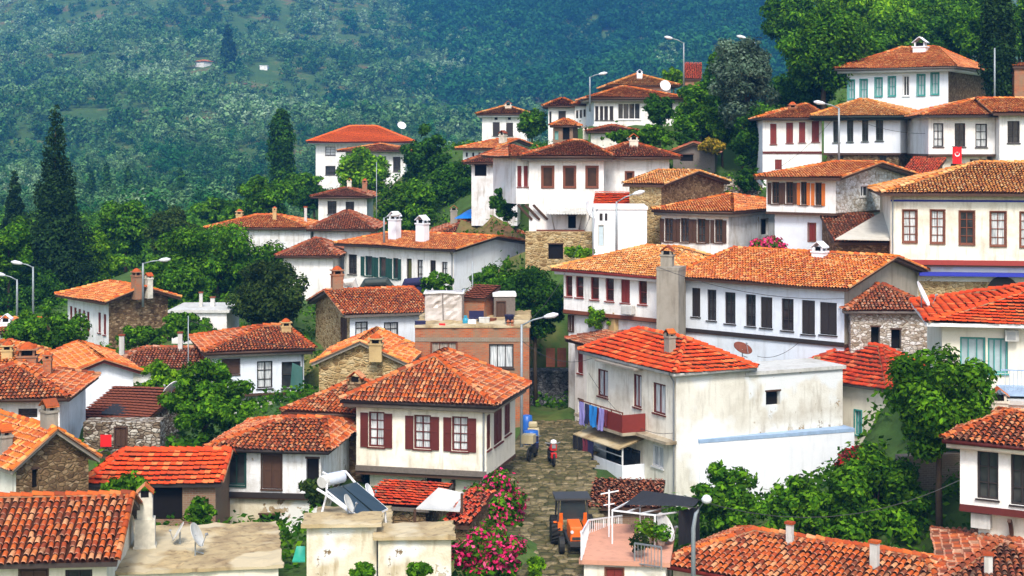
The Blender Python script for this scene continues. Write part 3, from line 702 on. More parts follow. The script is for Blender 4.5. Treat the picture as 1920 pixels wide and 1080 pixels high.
# --- far left house
WB('stone_house', 'brown stone gable house with narrow red shutters and two brick chimneys', 127, 204, 100, -50, 566, 660, uB=315, ref='R', iL=2.5, iR=0, rise=1.85, rv=537, rp=(1,.5), ov=.6, tm='tile_orange', fas='wood_dark', wm='white', rm='stone_brown',
   wins=[('F', x, 574+(x-131)*.33, x+4.5, 612+(x-131)*.4, 'red') for x in (131, 139, 147, 155, 163)]+[('F', 184, 586, 189, 624, 'red'), ('F', 194, 589, 199, 628, 'red')],
   ch=[(256, 545, 503, 17, 'brick'), (279, 548, 511, 13, 'lime')], group=G_S)
H('flat_roofed_house', 'small flat white block between the stone gable and dark tree', 'house', 322, 425, 98, 0, 586, 640, dep=4.5, ref='R', roof='flat', ov=.2, top='palegrey', wm='white', ch=[(377, 575, 547, 6, 'pipe'), (399, 574, 556, 8, 'pipe')], group=G_F)

# --- centre
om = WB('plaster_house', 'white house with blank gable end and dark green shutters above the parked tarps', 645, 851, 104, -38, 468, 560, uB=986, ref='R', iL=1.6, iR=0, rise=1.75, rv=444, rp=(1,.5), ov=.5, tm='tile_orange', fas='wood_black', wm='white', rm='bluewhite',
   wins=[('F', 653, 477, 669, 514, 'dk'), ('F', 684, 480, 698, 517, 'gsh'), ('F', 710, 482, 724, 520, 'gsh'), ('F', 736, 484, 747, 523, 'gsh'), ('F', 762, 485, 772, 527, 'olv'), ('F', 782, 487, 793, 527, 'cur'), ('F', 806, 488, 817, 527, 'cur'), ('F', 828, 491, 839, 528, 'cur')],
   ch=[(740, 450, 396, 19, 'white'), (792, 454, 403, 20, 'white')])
WB('plaster_house', 'small white house with a dark hipped roof half hidden by walnut leaves', 532, 624, 108, -4, 480, 560, dep=6, ref='R', rise=1.5, rv=448, ov=.5, tm='tile_brown', wm='white')
WB('plaster_house', 'faded house with a broad brown hip roof below the two window cottage', 588, 695, 118, 0, 430, 475, dep=7, ref='R', rise=1.7, rv=396, ov=.5, tm='tile_brown', wm='oldwhite')
WB('plaster_house', 'long house behind walnut leaves with thin pipe chimneys on an orange roof', 395, 582, 123, -2, 428, 480, dep=6, ref='R', rise=1.0, rv=404, ov=.4, tm='tile_orange', wm='oldwhite', ch=[(515, 412, 388, 7, 'ochre'), (573, 410, 387, 5, 'pipe'), (448, 408, 398, 12, 'ochre')])
WB('plaster_house', 'little cottage with two dark windows and paired arched chimneys', 597, 688, 133, 0, 369, 425, dep=6, ref='R', rise=1.15, rv=353, ov=.6, tm='tile_brown', wm='white', wins=[('F', 614, 377, 631, 402, 'dk'), ('F', 648, 378, 664, 402, 'dk')],
   ch=[(655, 352, 334, 8, 'lime'), (684, 362, 335, 9, 'brick')])
ap = H('apartment_building', 'tall white modern building with a clean orange red hip roof', 'building', 592, 762, 200, 3, 266, 420, dep=12, ref='R', rise=1.9, rv=237, ov=1.1, tm='tile_apt', ts='f', wm='white', fas='wood_maroon', sof='white_paint',
   wins=[('F', 610, 275, 629, 291, 'cur'), ('F', 610, 311, 629, 328, 'cur'), ('F', 650, 275, 668, 291, 'cur')], iL=5, iR=5)
WB('plaster_house', 'white house with arched windows behind the bright green tree', 648, 760, 186, -3, 283, 360, dep=9, ref='R', rise=1.3, rv=270, ov=.9, tm='tile_orange', wm='white', wins=[('F', 645+8, 291, 661, 310, 'cur'), ('F', 711, 293, 724, 311, 'cur'), ('F', 737, 294, 751, 322, 'cur')])
WB('plaster_house', 'weathered house with mixed brown tiles behind the white chimneys', 818, 978, 117, 2, 442, 490, dep=8, ref='R', rise=1.9, rv=406, ov=.4, tm='tile_brown', wm='stone_ochre', ch=[(851, 412, 384, 13, 'grey')], messy=1.8)

# --- upper middle
WB('plaster_house', 'white pavilion house with dark windows under round vents on the ridge', 904, 988, 158, -2, 214, 275, dep=8, ref='R', rise=1.4, rv=199, ov=.6, tm='tile_gold', wm='white', sof='white_paint', wins=[('F', 924, 229, 937, 255, 'dkc'), ('F', 949, 230, 962, 255, 'dkc'), ('F', 927, 220, 933, 225, 'void'), ('F', 952, 220, 958, 225, 'void')],
   ch=[(953, 203, 189, 12, 'lime')])
WB('plaster_house', 'white gabled house with a row of tiny windows below the pavilion', 868, 925, 140, -38, 279, 320, uB=1000, ref='R', iL=2, iR=0, rise=1.3, rv=262, rp=(1,.5), ov=.5, tm='tile_orange', wm='white', wins=[('F', x, 286, x+4, 294, 'dk') for x in (873, 885, 897, 908)], ch=[(943, 270, 244, 12, 'lime')])
WB('old_house', 'open porch house with a dark brown hip roof and flaking stone wall', 884, 970, 117, -3, 305, 385, dep=6, ref='R', rise=1.35, rv=283, ov=.6, tm='tile_brown', wm='oldwhite', wins=[('F', 890, 310, 912, 330, 'void')])
WB('plaster_house', 'white house with shuttered square window at the end of the ridge row', 1028, 1078, 142, -3, 199, 280, dep=7, ref='R', rise=.9, rv=185, ov=.5, tm='tile_orange', wm='white', wins=[('F', 1047, 208, 1061, 223, 'dkc'), ('F', 1030, 209, 1034, 232, 'dkc')])
WB('plaster_house', 'linking white house with four small windows on the ridge row', 1078, 1114, 137, -20, 196, 280, dep=6, ref='R', rise=1.0, rv=184, ov=.3, tm='tile_orange', wm='white', wins=[('F', 1080, 207, 1084, 222, 'dkc'), ('F', 1087, 206, 1091, 221, 'dkc'), ('F', 1094, 205, 1098, 219, 'dkc'), ('F', 1102, 204, 1106, 218, 'dkc')])
WB('plaster_house', 'large ridge house with a dark pillared porch and tall window row', 1114, 1272, 131, 3, 184, 232, dep=9, ref='R', rise=1.25, rv=163, ov=.6, tm='tile_orange', wm='white', sof='soffit', iL=4,
   wins=[('F', 1116, 199, 1122, 225, 'dkc'), ('F', 1125, 199, 1131, 225, 'dkc'), ('F', 1133, 199, 1140, 225, 'dkc'), ('F', 1143, 199, 1150, 225, 'dkc'), ('F', 1158, 193, 1201, 224, 'col'), ('F', 1242, 195, 1261, 223, 'void')], low=(233, -.1, 'weathered'))
WB('plaster_house', 'upper storey with a golden tiled pyramid roof crowned by a white chimney', 1152, 1258, 139, 2, 161, 200, dep=8, ref='R', rise=1.3, rv=140, ov=.7, tm='tile_gold', wm='white', ch=[(1199, 148, 130, 10, 'white')])
H('brick_tower', 'red brick ruin with a sloping tile top beside the ridge trees', 'tower', 1284, 1312, 141, -8, 148, 190, dep=3, ref='R', roof='shed', rise=1.5, ov=.15, tm='tile_mars', wm='brick_red')
WB('stone_house', 'tiny brick hut with a pointed tile roof under the ridge row', 1037, 1074, 124, -10, 236, 285, dep=3, ref='R', rise=.7, rv=224, ov=.25, tm='tile_orange', wm='brick_dark', wins=[('F', 1040, 246, 1047, 262, 'tsl'), ('F', 1055, 238, 1068, 262, 'void')], group=G_S)
WB('old_house', 'low weathered house with mossy brown roof beneath the pillared porch', 1108, 1190, 122, -2, 247, 285, dep=4, ref='R', rise=.9, rv=236, ov=.4, tm='tile_brown', wm='weathered', ch=[(1098, 262, 240, 10, 'lime')])

bh = WB('plaster_house', 'tall white house with three brown framed windows and twin narrow shutters', 992, 1132, 103, -1, 293, 470, dep=8, ref='R', rise=1.45, rv=265, ov=.7, tm='tile_red', fas='wood_dark', sof='soffit', wm='white', iL=3.6, iR=2,
   wins=[('F', 1017, 313, 1037, 351, 'bh'), ('F', 1058, 313, 1078, 351, 'bh'), ('F', 1100, 313, 1120, 351, 'bh'), ('F', 1065, 405, 1080, 428, 'void')])
H('x', '', '', 968, 992, 103.4, 18, 293, 382, dep=5, ref='R', roof='hip', rise=.9, rv=274, ov=.6, tm='tile_red', wm='white', wins=[('F', 970, 311, 978, 350, 'red'), ('F', 982, 311, 990, 350, 'red')], parent=bh.root, ctrl=False, ext=0)
H('x', '', '', 1132, 1255, 104.5, 1, 295, 470, dep=7, ref='R', roof='hip', rise=1.45, rv=268, ov=.7, tm='tile_red', fas='wood_dark', wm='white', wins=[('F', 1174, 323, 1187, 341, 'bh')], parent=bh.root, ch=[(1188, 275, 250, 16, 'lime')], ctrl=False)
mb = MB(bh.fmat('F', 0))
for u in (971, 985, 1000): 
    s, z = bh.hit('F', u, 384); mb.bar((s, -.35, z), (s+.9, .0, z-.95), .14)
mb.build('bracket', 'wood_dark', bh.root)
mb = MB(bh.fmat('F', 0)); s0, z = bh.hit('F', 1025, 392); s1, _ = bh.hit('F', 1100, 392)
for i in range(14): 
    a = s0+(s1-s0)*i/14; mb.poly([(a, -1.3, z-.3), (a+(s1-s0)/28, -1.3, z-.25), (a+(s1-s0)/28, -.02, z+.1), (a, -.02, z+.05)]); mb.poly([(a+(s1-s0)/28, -1.3, z-.25), (a+(s1-s0)/14, -1.3, z-.3), (a+(s1-s0)/14, -.02, z+.05), (a+(s1-s0)/28, -.02, z+.1)])
mb.bar((s0+.3, -1.25, z-.3), (s0+.5, -.02, z-1.3), .06); mb.bar((s1-.3, -1.25, z-.3), (s1-.5, -.02, z-1.3), .06)
mb.build('awning', 'palegrey', bh.root)
mb = MB(bh.fmat('F', 0)); s0, z = bh.hit('F', 1006, 431); s1, _ = bh.hit('F', 1096, 431); mb.box(s0, -1.0, z-.1, s1, .02, z+.02); mb.build('ledge', 'terracotta_dark', bh.root)

WB('stone_house', 'small ochre brown stone gable house with golden tiles', 1180, 1240, 97, -35, 347, 460, uB=1357, ref='R', iL=0, iR=0, rise=1.45, rv=322, rp=(1,.5), ov=.3, tm='tile_gold', fas='wood_dark', wm='stone_ochre', rm='stone_brown', group=G_S, messy=1.4)
wbk = H('flat_roofed_house', 'low white block with a pale blue door beside the leaning lamp post', 'house', 1113, 1213, 92.5, -2, 393, 470, dep=5, ref='R', roof='flat', ov=.06, top='white_paint', wm='purewhite', group=G_F, rec=.08,
   wins=[('F', 1121, 421, 1133, 462, 'doorb'), ('F', 1124, 400, 1130, 414, 'dkc'), ('F', 1134, 400, 1139, 414, 'dkc')])
H('shed', 'small steep red roof rising behind the low white block', 'shed', 1114, 1178, 99, -6, 392, 440, dep=3, ref='R', roof='shed', rise=.9, ov=.1, tm='tile_bright', ts='f', wm='stone_ochre')
WB('plaster_house', 'white house with four dark brown latticed window pairs and a flaking side wall', 1240, 1366, 93, -33, 397, 475, uB=1492, ref='R', rise=1.55, rv=366, ov=.45, iL=3, iR=3, tm='tile_orange', fas='wood_dark', wm='white', rm='oldwhite', sof='soffit',
   wins=[('F', 1246, 409, 1262, 453, 'brn'), ('F', 1276, 409, 1292, 454, 'brn'), ('F', 1307, 410, 1323, 455, 'brn'), ('F', 1340, 411, 1355, 455, 'brn'), ('R', 1427, 412, 1440, 440, 'void')])
mh = WB('plaster_house', 'white house with orange open shutters and pale rubble side gable', 1437, 1567, 89, -36, 334, 462, uB=1700, ref='R', iL=2.4, iR=0, rise=1.75, rv=306, rp=(1,.5), ov=.5, tm='tile_orange', fas='wood_dark', wm='white', rm='stone_white', low=(400, .35, 'bluewhite'),
   wins=[('F', 1447, 341, 1461, 382, 'brn'), ('F', 1473, 341, 1487, 382, 'brn'), ('F', 1501, 341, 1513, 384, 'org'), ('F', 1528, 342, 1541, 385, 'org'), ('R', 1613, 348, 1629, 369, 'wht'), ('F', 1516, 419, 1529, 452, 'doorr')])
H('shed', 'lean-to covered by a wide slanting beige canvas roof', 'shed', 1568, 1668, 85, -2, 455, 490, dep=5, ref='R', roof='shed', rise=1.3, ov=.1, tm='tile_brown', wm='stone_brown')
# --- upper right
WB('plaster_house', 'white house with four dark red closed shutters above a red band', 1430, 1541, 108, -2, 222, 350, dep=7, ref='R', rise=1.5, rv=197, ov=.5, iR=1, tm='tile_orange', wm='white', fas='fascia_dark',
   wins=[('F', 1444, 232, 1456, 270, 'red'), ('F', 1474, 230, 1487, 268, 'red'), ('F', 1498, 229, 1510, 267, 'red'), ('F', 1522, 227, 1536, 266, 'red'), ('F', 1453, 299, 1466, 318, 'red')], bands=[('F', 286, .16, .06, 'wood_maroon')], ch=[(1486, 206, 191, 14, 'brick')])
WB('plaster_house', 'white house with green black windows above a stone ground floor', 1545, 1688, 105, -28, 217, 345, uB=1738, ref='R', rise=1.35, rv=187, ov=.75, iL=2.4, tm='tile_gold', wm='purewhite', fas='fascia_green', sof='fascia_green', low=(287, .15, 'stone_brown'),
   wins=[('F', 1562, 227, 1575, 267, 'dgr'), ('F', 1588, 226, 1600, 266, 'dgr'), ('F', 1616, 225, 1628, 265, 'dgr'), ('F', 1642, 223, 1656, 264, 'dgr'), ('F', 1570, 292, 1581, 300, 'dk'), ('F', 1649, 292, 1662, 312, 'dgr')])
WB('plaster_house', 'white house with hung red flag below its curtained windows', 1741, 1866, 100, -2, 217, 360, dep=7, ref='L', rise=1.6, rv=188, ov=.6, iR=0.0, iL=4.2, tm='tile_orange', wm='white', fas='wood_black', low=(289, .4, 'creamwhite'),
   wins=[('F', 1750, 231, 1769, 275, 'cur'), ('F', 1790, 231, 1810, 275, 'cur'), ('F', 1829, 232, 1851, 276, 'cur'), ('F', 1784, 308, 1801, 326, 'brd'), ('F', 1820, 300, 1849, 318, 'brd')], ch=[(1841, 197, 183, 12, 'brick')])
WB('plaster_house', 'white end house with one tall brown window next to the flag house', 1874, 1990, 99, -2, 213, 360, dep=7, ref='L', rise=1.7, rv=186, ov=.5, iL=0, iR=0, tm='tile_orange', wm='white', fas='wood_dark', wins=[('F', 1889, 227, 1912, 268, 'cur')])
u1 = WB('plaster_house', 'hilltop white house with teal windows and brown stone side', 1588, 1778, 118, -30, 126, 215, uB=1850, ref='R', rise=1.5, rv=90, ov=.75, tm='tile_orange', wm='purewhite', rm='stone_brown', fas='wood_grey', sof='white_paint', iL=3.2, iR=3.2,
   wins=[('F', 1590, 150, 1602, 186, 'tea'), ('F', 1613, 149, 1626, 186, 'tea'), ('F', 1641, 146, 1654, 181, 'tea'), ('F', 1666, 144, 1679, 180, 'tea'), ('F', 1693, 142, 1705, 180, 'wht'), ('F', 1720, 140, 1734, 179, 'tea'), ('F', 1746, 137, 1760, 177, 'tea')],
   ch=[(1726, 97, 69, 24, 'white')])
H('brick_tower', 'square orange brick chimney tower at the edge above the end house', 'tower', 1902, 1940, 112, 0, 125, 200, dep=1.6, ref='L', roof='shed', rise=.3, ov=.15, tm='tile_orange', wm='brick_red')
H('shed', 'sunken red tiled roof between the stone ground floor and flag house', 'shed', 1690, 1742, 97, -30, 335, 360, dep=3, ref='R', roof='shed', rise=1.2, ov=.2, tm='tile_mars', wm='stone_brown')
rb = WB('plaster_house', 'large cream house with baluster windows and thin blue painted line', 1670, 1985, 84, -9, 362, 545, dep=8, ref='L', rise=2.3, rv=306, ov=.6, iL=5.6, iR=0, tm='tile_gold', wm='creamwhite', fas='wood_dark', sof='cream', low=(494, .3, 'weathered'),
   wins=[('F', 1693, 394, 1719, 454, 'rb'), ('F', 1745, 394, 1771, 456, 'rb'), ('F', 1799, 396, 1827, 458, 'rb'), ('F', 1857, 397, 1886, 461, 'rb'), ('F', 1913, 398, 1943, 463, 'rb')],
   bands=[('F', 376, .10, .03, 'blue_paint'), ('F', 491, .26, .08, 'fascia_red')])
mb = MB(rb.fmat('F', .3)); s0, z = rb.hit('F', 1722, 512, .3); mb.box(s0, -.6, z-.1, rb.w, 0, z+.08); mb.build('awning_edge', 'blue_paint', rb.root)
mb = MB(rb.fmat('F', .28)); s0, z = rb.hit('F', 1722, 518, .28); mb.box(s0, -.02, -2, rb.w, .01, z-.25); mb.build('stone_base', 'stone_ochre', rb.root)
s0, z0 = rb.hit('F', 1880, 545, .26); mb = MB(rb.fmat('F', .26))
pts = [(s0+math.cos(math.pi*i/12)*.72, -.02, z0+math.sin(math.pi*i/12)*.7) for i in range(13)]; mb.poly(pts)
for i in range(12): mb.bar(pts[i], pts[i+1], .12)
mb.build('arched_door', 'wood_black', rb.root)
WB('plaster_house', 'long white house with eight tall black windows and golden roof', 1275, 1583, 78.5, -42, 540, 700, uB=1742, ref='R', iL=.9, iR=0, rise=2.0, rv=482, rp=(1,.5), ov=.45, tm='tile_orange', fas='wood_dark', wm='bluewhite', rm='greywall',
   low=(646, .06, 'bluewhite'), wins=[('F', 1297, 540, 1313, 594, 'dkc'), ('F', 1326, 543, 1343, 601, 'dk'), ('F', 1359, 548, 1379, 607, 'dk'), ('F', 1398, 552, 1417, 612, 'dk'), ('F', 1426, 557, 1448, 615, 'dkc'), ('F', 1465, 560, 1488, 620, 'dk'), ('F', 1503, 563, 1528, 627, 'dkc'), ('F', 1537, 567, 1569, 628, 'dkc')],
   bands=[('F', 646, .18, .05, 'wood_black')], ch=[(1537, 482, 452, 24, 'white')])
cr = WB('plaster_house', 'white house with six narrow red brown windows and red eaves', 1057, 1232, 85, -45, 517, 785, dep=7, ref='R', iL=3.6, iR=1.5, rise=1.75, rv=463, ov=.5, tm='tile_gold', fas='fascia_red', sof='white_paint', wm='white', low=(601, .3, 'oldwhite'),
   wins=[('F', 1060, 517, 1073, 556, 'redw'), ('F', 1079, 518, 1094, 558, 'redw'), ('F', 1107, 519, 1123, 562, 'redw'), ('F', 1135, 521, 1151, 565, 'redw'), ('F', 1164, 523, 1181, 568, 'red'), ('F', 1197, 525, 1213, 571, 'redw'), ('F', 1066, 592, 1076, 620, 'brd')], bands=[('F', 601, .2, .06, 'wood_brown')])
# grey stack between the two
a = H('chimney_stack', 'broad plain grey plastered stack between the golden roofed houses', 'chimney', 1231, 1272, 83, -20, 508, 680, dep=1.6, ref='R', roof='flat', ov=.02, top='greywall', wm='greywall', group=None)
chimney(a.roof, Matrix(), .35, .9, a.h+.1, 1.15, .62, 'grey')
# --- right
WB('stone_house', 'pale rubble stone house with two deep openings and a brown hip roof', 1595, 1745, 78, -2, 583, 690, dep=5, ref='R', rise=1.35, rv=534, ov=.35, tm='tile_brown', wm='stone_light', fas='wood_grey', rec=.4, wins=[('F', 1633, 613, 1650, 646, 'void'), ('F', 1671, 618, 1690, 655, 'void')], group=G_S, messy=1.3)
WB('plaster_house', 'house with a dark red flat tile roof and a teal shuttered window', 1482, 1664, 74.5, -52, 728, 850, dep=4.5, ref='R', rise=1.75, rv=648, ov=.4, tm='tile_mars', ts='f', wm='cream', fas='wood_grey', wins=[('F', 1603, 770, 1615, 815, 'tea')], ch=[(1532, 695, 667, 8, 'ochre')])
rr2 = WB('plaster_house', 'cream house with white gutter and glazed balcony under bright red tiles', 1766, 1990, 62, -10, 603, 760, dep=7, ref='L', rise=2.2, rv=530, ov=.62, iL=5.2, iR=0, tm='tile_bright', ts='f', wm='cream', fas='white_paint', sof='white_paint',
   wins=[('F', 1800, 632, 1848, 695, 'tsl'), ('F', 1852, 634, 1890, 700, 'tsl')])
mb = MB(rr2.fmat('F', 0)); s0, z = rr2.hit('F', 1868, 722); mb.box(s0, -1.4, z-.2, rr2.w, 0, z+.02); mb.build('balcony_floor', 'blue_soft', rr2.root)
mb = MB(rr2.fmat('F', 0)); 
for i in range(24): mb.box(s0+i*.15, -1.38, z+.02, s0+i*.15+.02, -1.36, z+.75)
mb.box(s0, -1.4, z+.75, rr2.w, -1.34, z+.8); mb.build('railing', 'blue_soft', rr2.root)
mb = MB(rr2.fmat('F', 0)); s0, z = rr2.hit('F', 1883, 638); mb.box(s0, -.32, z, s0+.5, 0, z+.42); mb.box(s0+.06, -.335, z+.06, s0+.38, -.32, z+.36, 1); mb.build('air_conditioner', ['palegrey', 'metal_grey'], rr2.root)
rr = WB('plaster_house', 'white corner house with two large dark framed windows and curved bracket', 1800, 1985, 55, -30, 822, 1030, dep=6, ref='L', rise=1.3, rv=778, ov=.5, iL=2.2, tm='tile_red', wm='white', fas='wood_maroon', sof='cream', low=(950, .5, 'creamwhite'),
   wins=[('F', 1832, 846, 1872, 936, 'cur'), ('F', 1895, 852, 1936, 948, 'dk')], bands=[('F', 951, .24, .05, 'wood_maroon')])
mb = MB(rr.fmat('F', .5)); s, z = rr.hit('F', 1898, 968, .5)
pts = [(s+.0, -.5+.48*math.sin(i/6*1.5), z-.05-1.1*(1-math.cos(i/6*1.5))) for i in range(7)]
for i in range(6): mb.bar(pts[i], pts[i+1], .12)
mb.build('bracket', 'wood_dark', rr.root)
mb = MB(rr.fmat('F', .5)); s, z = rr.hit('F', 1825, 985, .5); mb.box(s, -.35, z, s+.65, -.02, z+.5); mb.build('air_conditioner', 'palegrey', rr.root)
WB('stone_house', 'low building with a rendered cream chimney and dark porch above the corner roof', 1868, 1985, 60, -10, 758, 830, dep=4, ref='L', roof='flat', ov=.1, top='palegrey', wm='creamwhite', wins=[('F', 1885, 770, 1920, 800, 'dk')], ch=[(1872, 800, 728, 32, 'lime')], group=G_F)
WB('plaster_house', 'front house with mottled round tiles and two slim white chimneys', 1262, 1790, 55.5, -36, 1056, 1150, dep=5.0, ref='L', rise=.9, ov=.4, tm='tile_red', fas='fascia_red', wm='creamwhite', iL=2.2, iR=2.4, messy=1.3,
   ch=[(1481, 1022, 978, 12, 'pipe'), (1640, 1066, 1013, 15, 'pipe')])
WB('plaster_house', 'front corner house with mossy worn flat tiles and one white chimney', 1790, 2000, 51, -12, 1085, 1200, dep=6, ref='L', rise=2.1, rv=1020, ov=.4, tm='tile_brown', fas='fascia_red', wm='creamwhite', ch=[(1853, 1078, 1036, 15, 'pipe')], messy=1.6)
tr = H('flat_roofed_house', 'terrace house with pink tiled deck and white railing beside the tractor', 'house', 1095, 1248, 54.5, -8, 1056, 1150, dep=5.0, ref='L', roof='flat', ov=.16, top='pinktile', wm='creamwhite', wins=[('F', 1136, 1066, 1168, 1120, 'doorr')], group=G_F)
H('shed', 'tumbledown shed of rusty orange tiles behind the netting pergola', 'shed', 1112, 1228, 64, -8, 952, 1010, dep=3.6, ref='R', roof='shed', rise=1.1, rv=908, ov=.25, tm='tile_brown', wm='brick_dark', messy=2.6)

# big white building by the lane (turned facade) with flat extension
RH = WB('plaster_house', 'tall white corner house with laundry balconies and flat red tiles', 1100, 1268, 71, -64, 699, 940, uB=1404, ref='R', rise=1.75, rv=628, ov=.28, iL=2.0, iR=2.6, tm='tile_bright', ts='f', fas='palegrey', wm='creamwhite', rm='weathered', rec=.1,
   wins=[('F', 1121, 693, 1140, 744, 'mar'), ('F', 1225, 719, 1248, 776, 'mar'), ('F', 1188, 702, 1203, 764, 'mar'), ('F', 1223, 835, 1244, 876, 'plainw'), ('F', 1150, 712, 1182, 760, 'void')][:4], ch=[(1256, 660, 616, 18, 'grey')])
mb = MB(RH.fmat('F', 0))
def slab(mb, u0, u1, v, out, th=.14):
    s0, z = RH.hit('F', u0, v); s1, _ = RH.hit('F', u1, v); mb.box(min(s0, s1), -out, z-th, max(s0, s1), .02, z); return s0, s1, z
zt_ = RH.hit('F', 1268, 828)[1]
mb.box(-.3, -.55, zt_-.12, RH.w+.02, .02, zt_+.02); mb.build('balcony_floor', 'concrete', RH.root)
sA = RH.hit('F', 1128, 740)[0]; sB = RH.hit('F', 1205, 740)[0]
mb = MB(RH.fmat('F', 0)); mb.box(sA, -1.25, zt_-.1, sB+.3, -.55, zt_+.04); mb.build('balcony_slab', 'concrete', RH.root)
mb = MB(RH.fmat('F', 0)); mb.box(sA+.9, -1.24, zt_+.04, sB+.28, -1.18, zt_+.85); mb.box(sB+.22, -1.18, zt_+.04, sB+.28, -.02, zt_+.85); mb.build('parapet', 'wood_red', RH.root)
mb = MB(RH.fmat('F', 0)); mb.bar((sA, -1.2, zt_+.95), (sB+.25, -1.2, zt_+.95), .05)
for i in range(5): x = sA+(sB-sA+.25)*i/4; mb.bar((x, -1.2, zt_), (x, -1.2, zt_+.95), .035)
mb.build('railing', 'wood_brown', RH.root)
mb = MB(RH.fmat('F', 0)); zr0 = RH.h-.35; mb.box(sA+.3, -.55, zr0+.12, sB+.1, -.02, zr0+.2); mb.build('canopy', 'soffit', RH.root)
# lower balcony with sloping tin canopy
zl = RH.hit('F', 1210, 890)[1]-.05
mb = MB(RH.fmat('F', 0)); mb.box(sA+.2, -1.2, zl-.15, sB+.2, .02, zl); mb.box(sA+.2, -1.2, zl, sB+.2, -1.14, zl+.55); mb.box(sB+.14, -1.14, zl, sB+.2, -.02, zl+.55); mb.build('balcony_slab', 'purewhite', RH.root)
mb = MB(RH.fmat('F', 0)); zc = zt_-.25
mb.poly([(sA-.2, -1.45, zc-.42), (sB+.3, -1.45, zc-.42), (sB+.3, -.02, zc), (sA-.2, -.02, zc)]); mb.poly([(sA-.2, -1.45, zc-.47), (sB+.3, -1.45, zc-.47), (sB+.3, -1.45, zc-.42), (sA-.2, -1.45, zc-.42)])
mb.poly([(sA-.2, -1.45, zc-.47), (sB+.3, -1.45, zc-.47), (sB+.3, -.02, zc-.05), (sA-.2, -.02, zc-.05)]); mb.build('canopy', 'sandroof', RH.root)
mb = MB(RH.fmat('F', 0))
for x in (sA+.25, sB+.15): mb.bar((x, -1.16, zl), (x, -1.16, zc-.4), .06)
mb.bar((sA+.2, -1.17, zl+.95), (sB+.2, -1.17, zl+.95), .04); mb.build('balcony_frame', 'white_paint', RH.root)
mb = MB(RH.fmat('F', 0)); mb.box(sA+.5, -.03, zl+.1, sB-.2, .01, zc-.7); mb.build('balcony_door', 'glass_dark', RH.root)
R2 = H('flat_roofed_house', 'flaking windowless extension wall with one ragged square hole', 'house', 1400, 1580, 72.7, 25, 704, 940, dep=2.6, ref='L', roof='flat', ov=.12, top='palegrey', wm='stained', wins=[('F', 1436, 734, 1463, 760, 'void')], rec=.25, group=G_F)
R3 = H('annex', 'bright white rendered annex topped by a pale blue edge', 'annex', 1312, 1602, 71.4, 21, 831, 960, dep=2, ref='L', roof='flat', ov=.02, top='blue_soft', wm='purewhite')
WB('plaster_house', 'narrow white lane house with iron balcony and brown hip roof', 1078, 1180, 88, -64, 637, 800, dep=9, ref='L', rise=2.0, rv=601, ov=.4, tm='tile_brown', wm='white', wins=[('F', 1083, 658, 1093, 700, 'red'), ('F', 1084, 750, 1094, 800, 'void')], ch=[(1153, 622, 578, 20, 'ochre')])
H('garden_wall', 'grey dry stone wall closing the top of the cobbled lane', 'wall', 982, 1078, 95, 0, 700, 800, dep=1.2, ref='L', roof='flat', ov=0, top='stone_grey', wm='stone_grey', group=None)
H('garden_wall', 'grey block wall below the big leafy tree near the corner house', 'wall', 1690, 1805, 62, 14, 858, 960, dep=.5, ref='R', roof='flat', ov=0, top='block_grey', wm='block_grey', group=None)
H('garden_wall', 'pale rubble garden wall with a plank gate by the red flag', 'wall', 156, 300, 68, 2, 798, 860, dep=1.2, ref='R', roof='flat', ov=0, top='rubble', wm='rubble', wins=[('F', 216, 802, 237, 838, 'door')], group=None)
H('garden_wall', 'crumbling yellow stone wall under the porch ledge of the tall white house', 'wall', 985, 1110, 99, -4, 440, 500, dep=.8, ref='R', roof='flat', ov=0, top='stone_ochre', wm='stone_ochre', wins=[('F', 1028, 458, 1056, 486, 'void')], group=None)
H('shed', 'grey board shed with a sagging roof on the slope behind', 'shed', 1262, 1340, 114, -10, 287, 325, dep=4, ref='R', k=1, iL=0, iR=0, roof='hip', rise=.95, rv=268, rp=(.5,0), ov=.3, tm='tile_brown', wm='wood_grey', wins=[('F', 1275, 290, 1300, 302, 'void')])
H('shed', 'rusty corrugated shed roof with black sheeting by the white gable', 'shed', 138, 262, 72, -14, 800, 850, dep=4, ref='R', roof='shed', rise=1.1, ov=.1, tm='terracotta_dark', wm='rubble', messy=.2, ts='f')
# far hill farmhouse
H('farmhouse', 'tiny white farmhouse on the wooded hillside beside the dark conifer', 'house', 366, 382, FD1-4, -30, 115, 124, uB=398, ref='R', roof='hip', rise=1.0, ov=.4, tm='tile_orange', wm='white', wins=[], group=None, ext=6, ctrl=False)
H('farm_shed', 'tiny pale shed roof in a clearing on the wooded hillside', 'shed', 487, 501, FD2-4, 0, 123, 129, dep=5, ref='R', roof='flat', ov=.2, top='white_paint', wm='white', group=None, ext=5, ctrl=False)

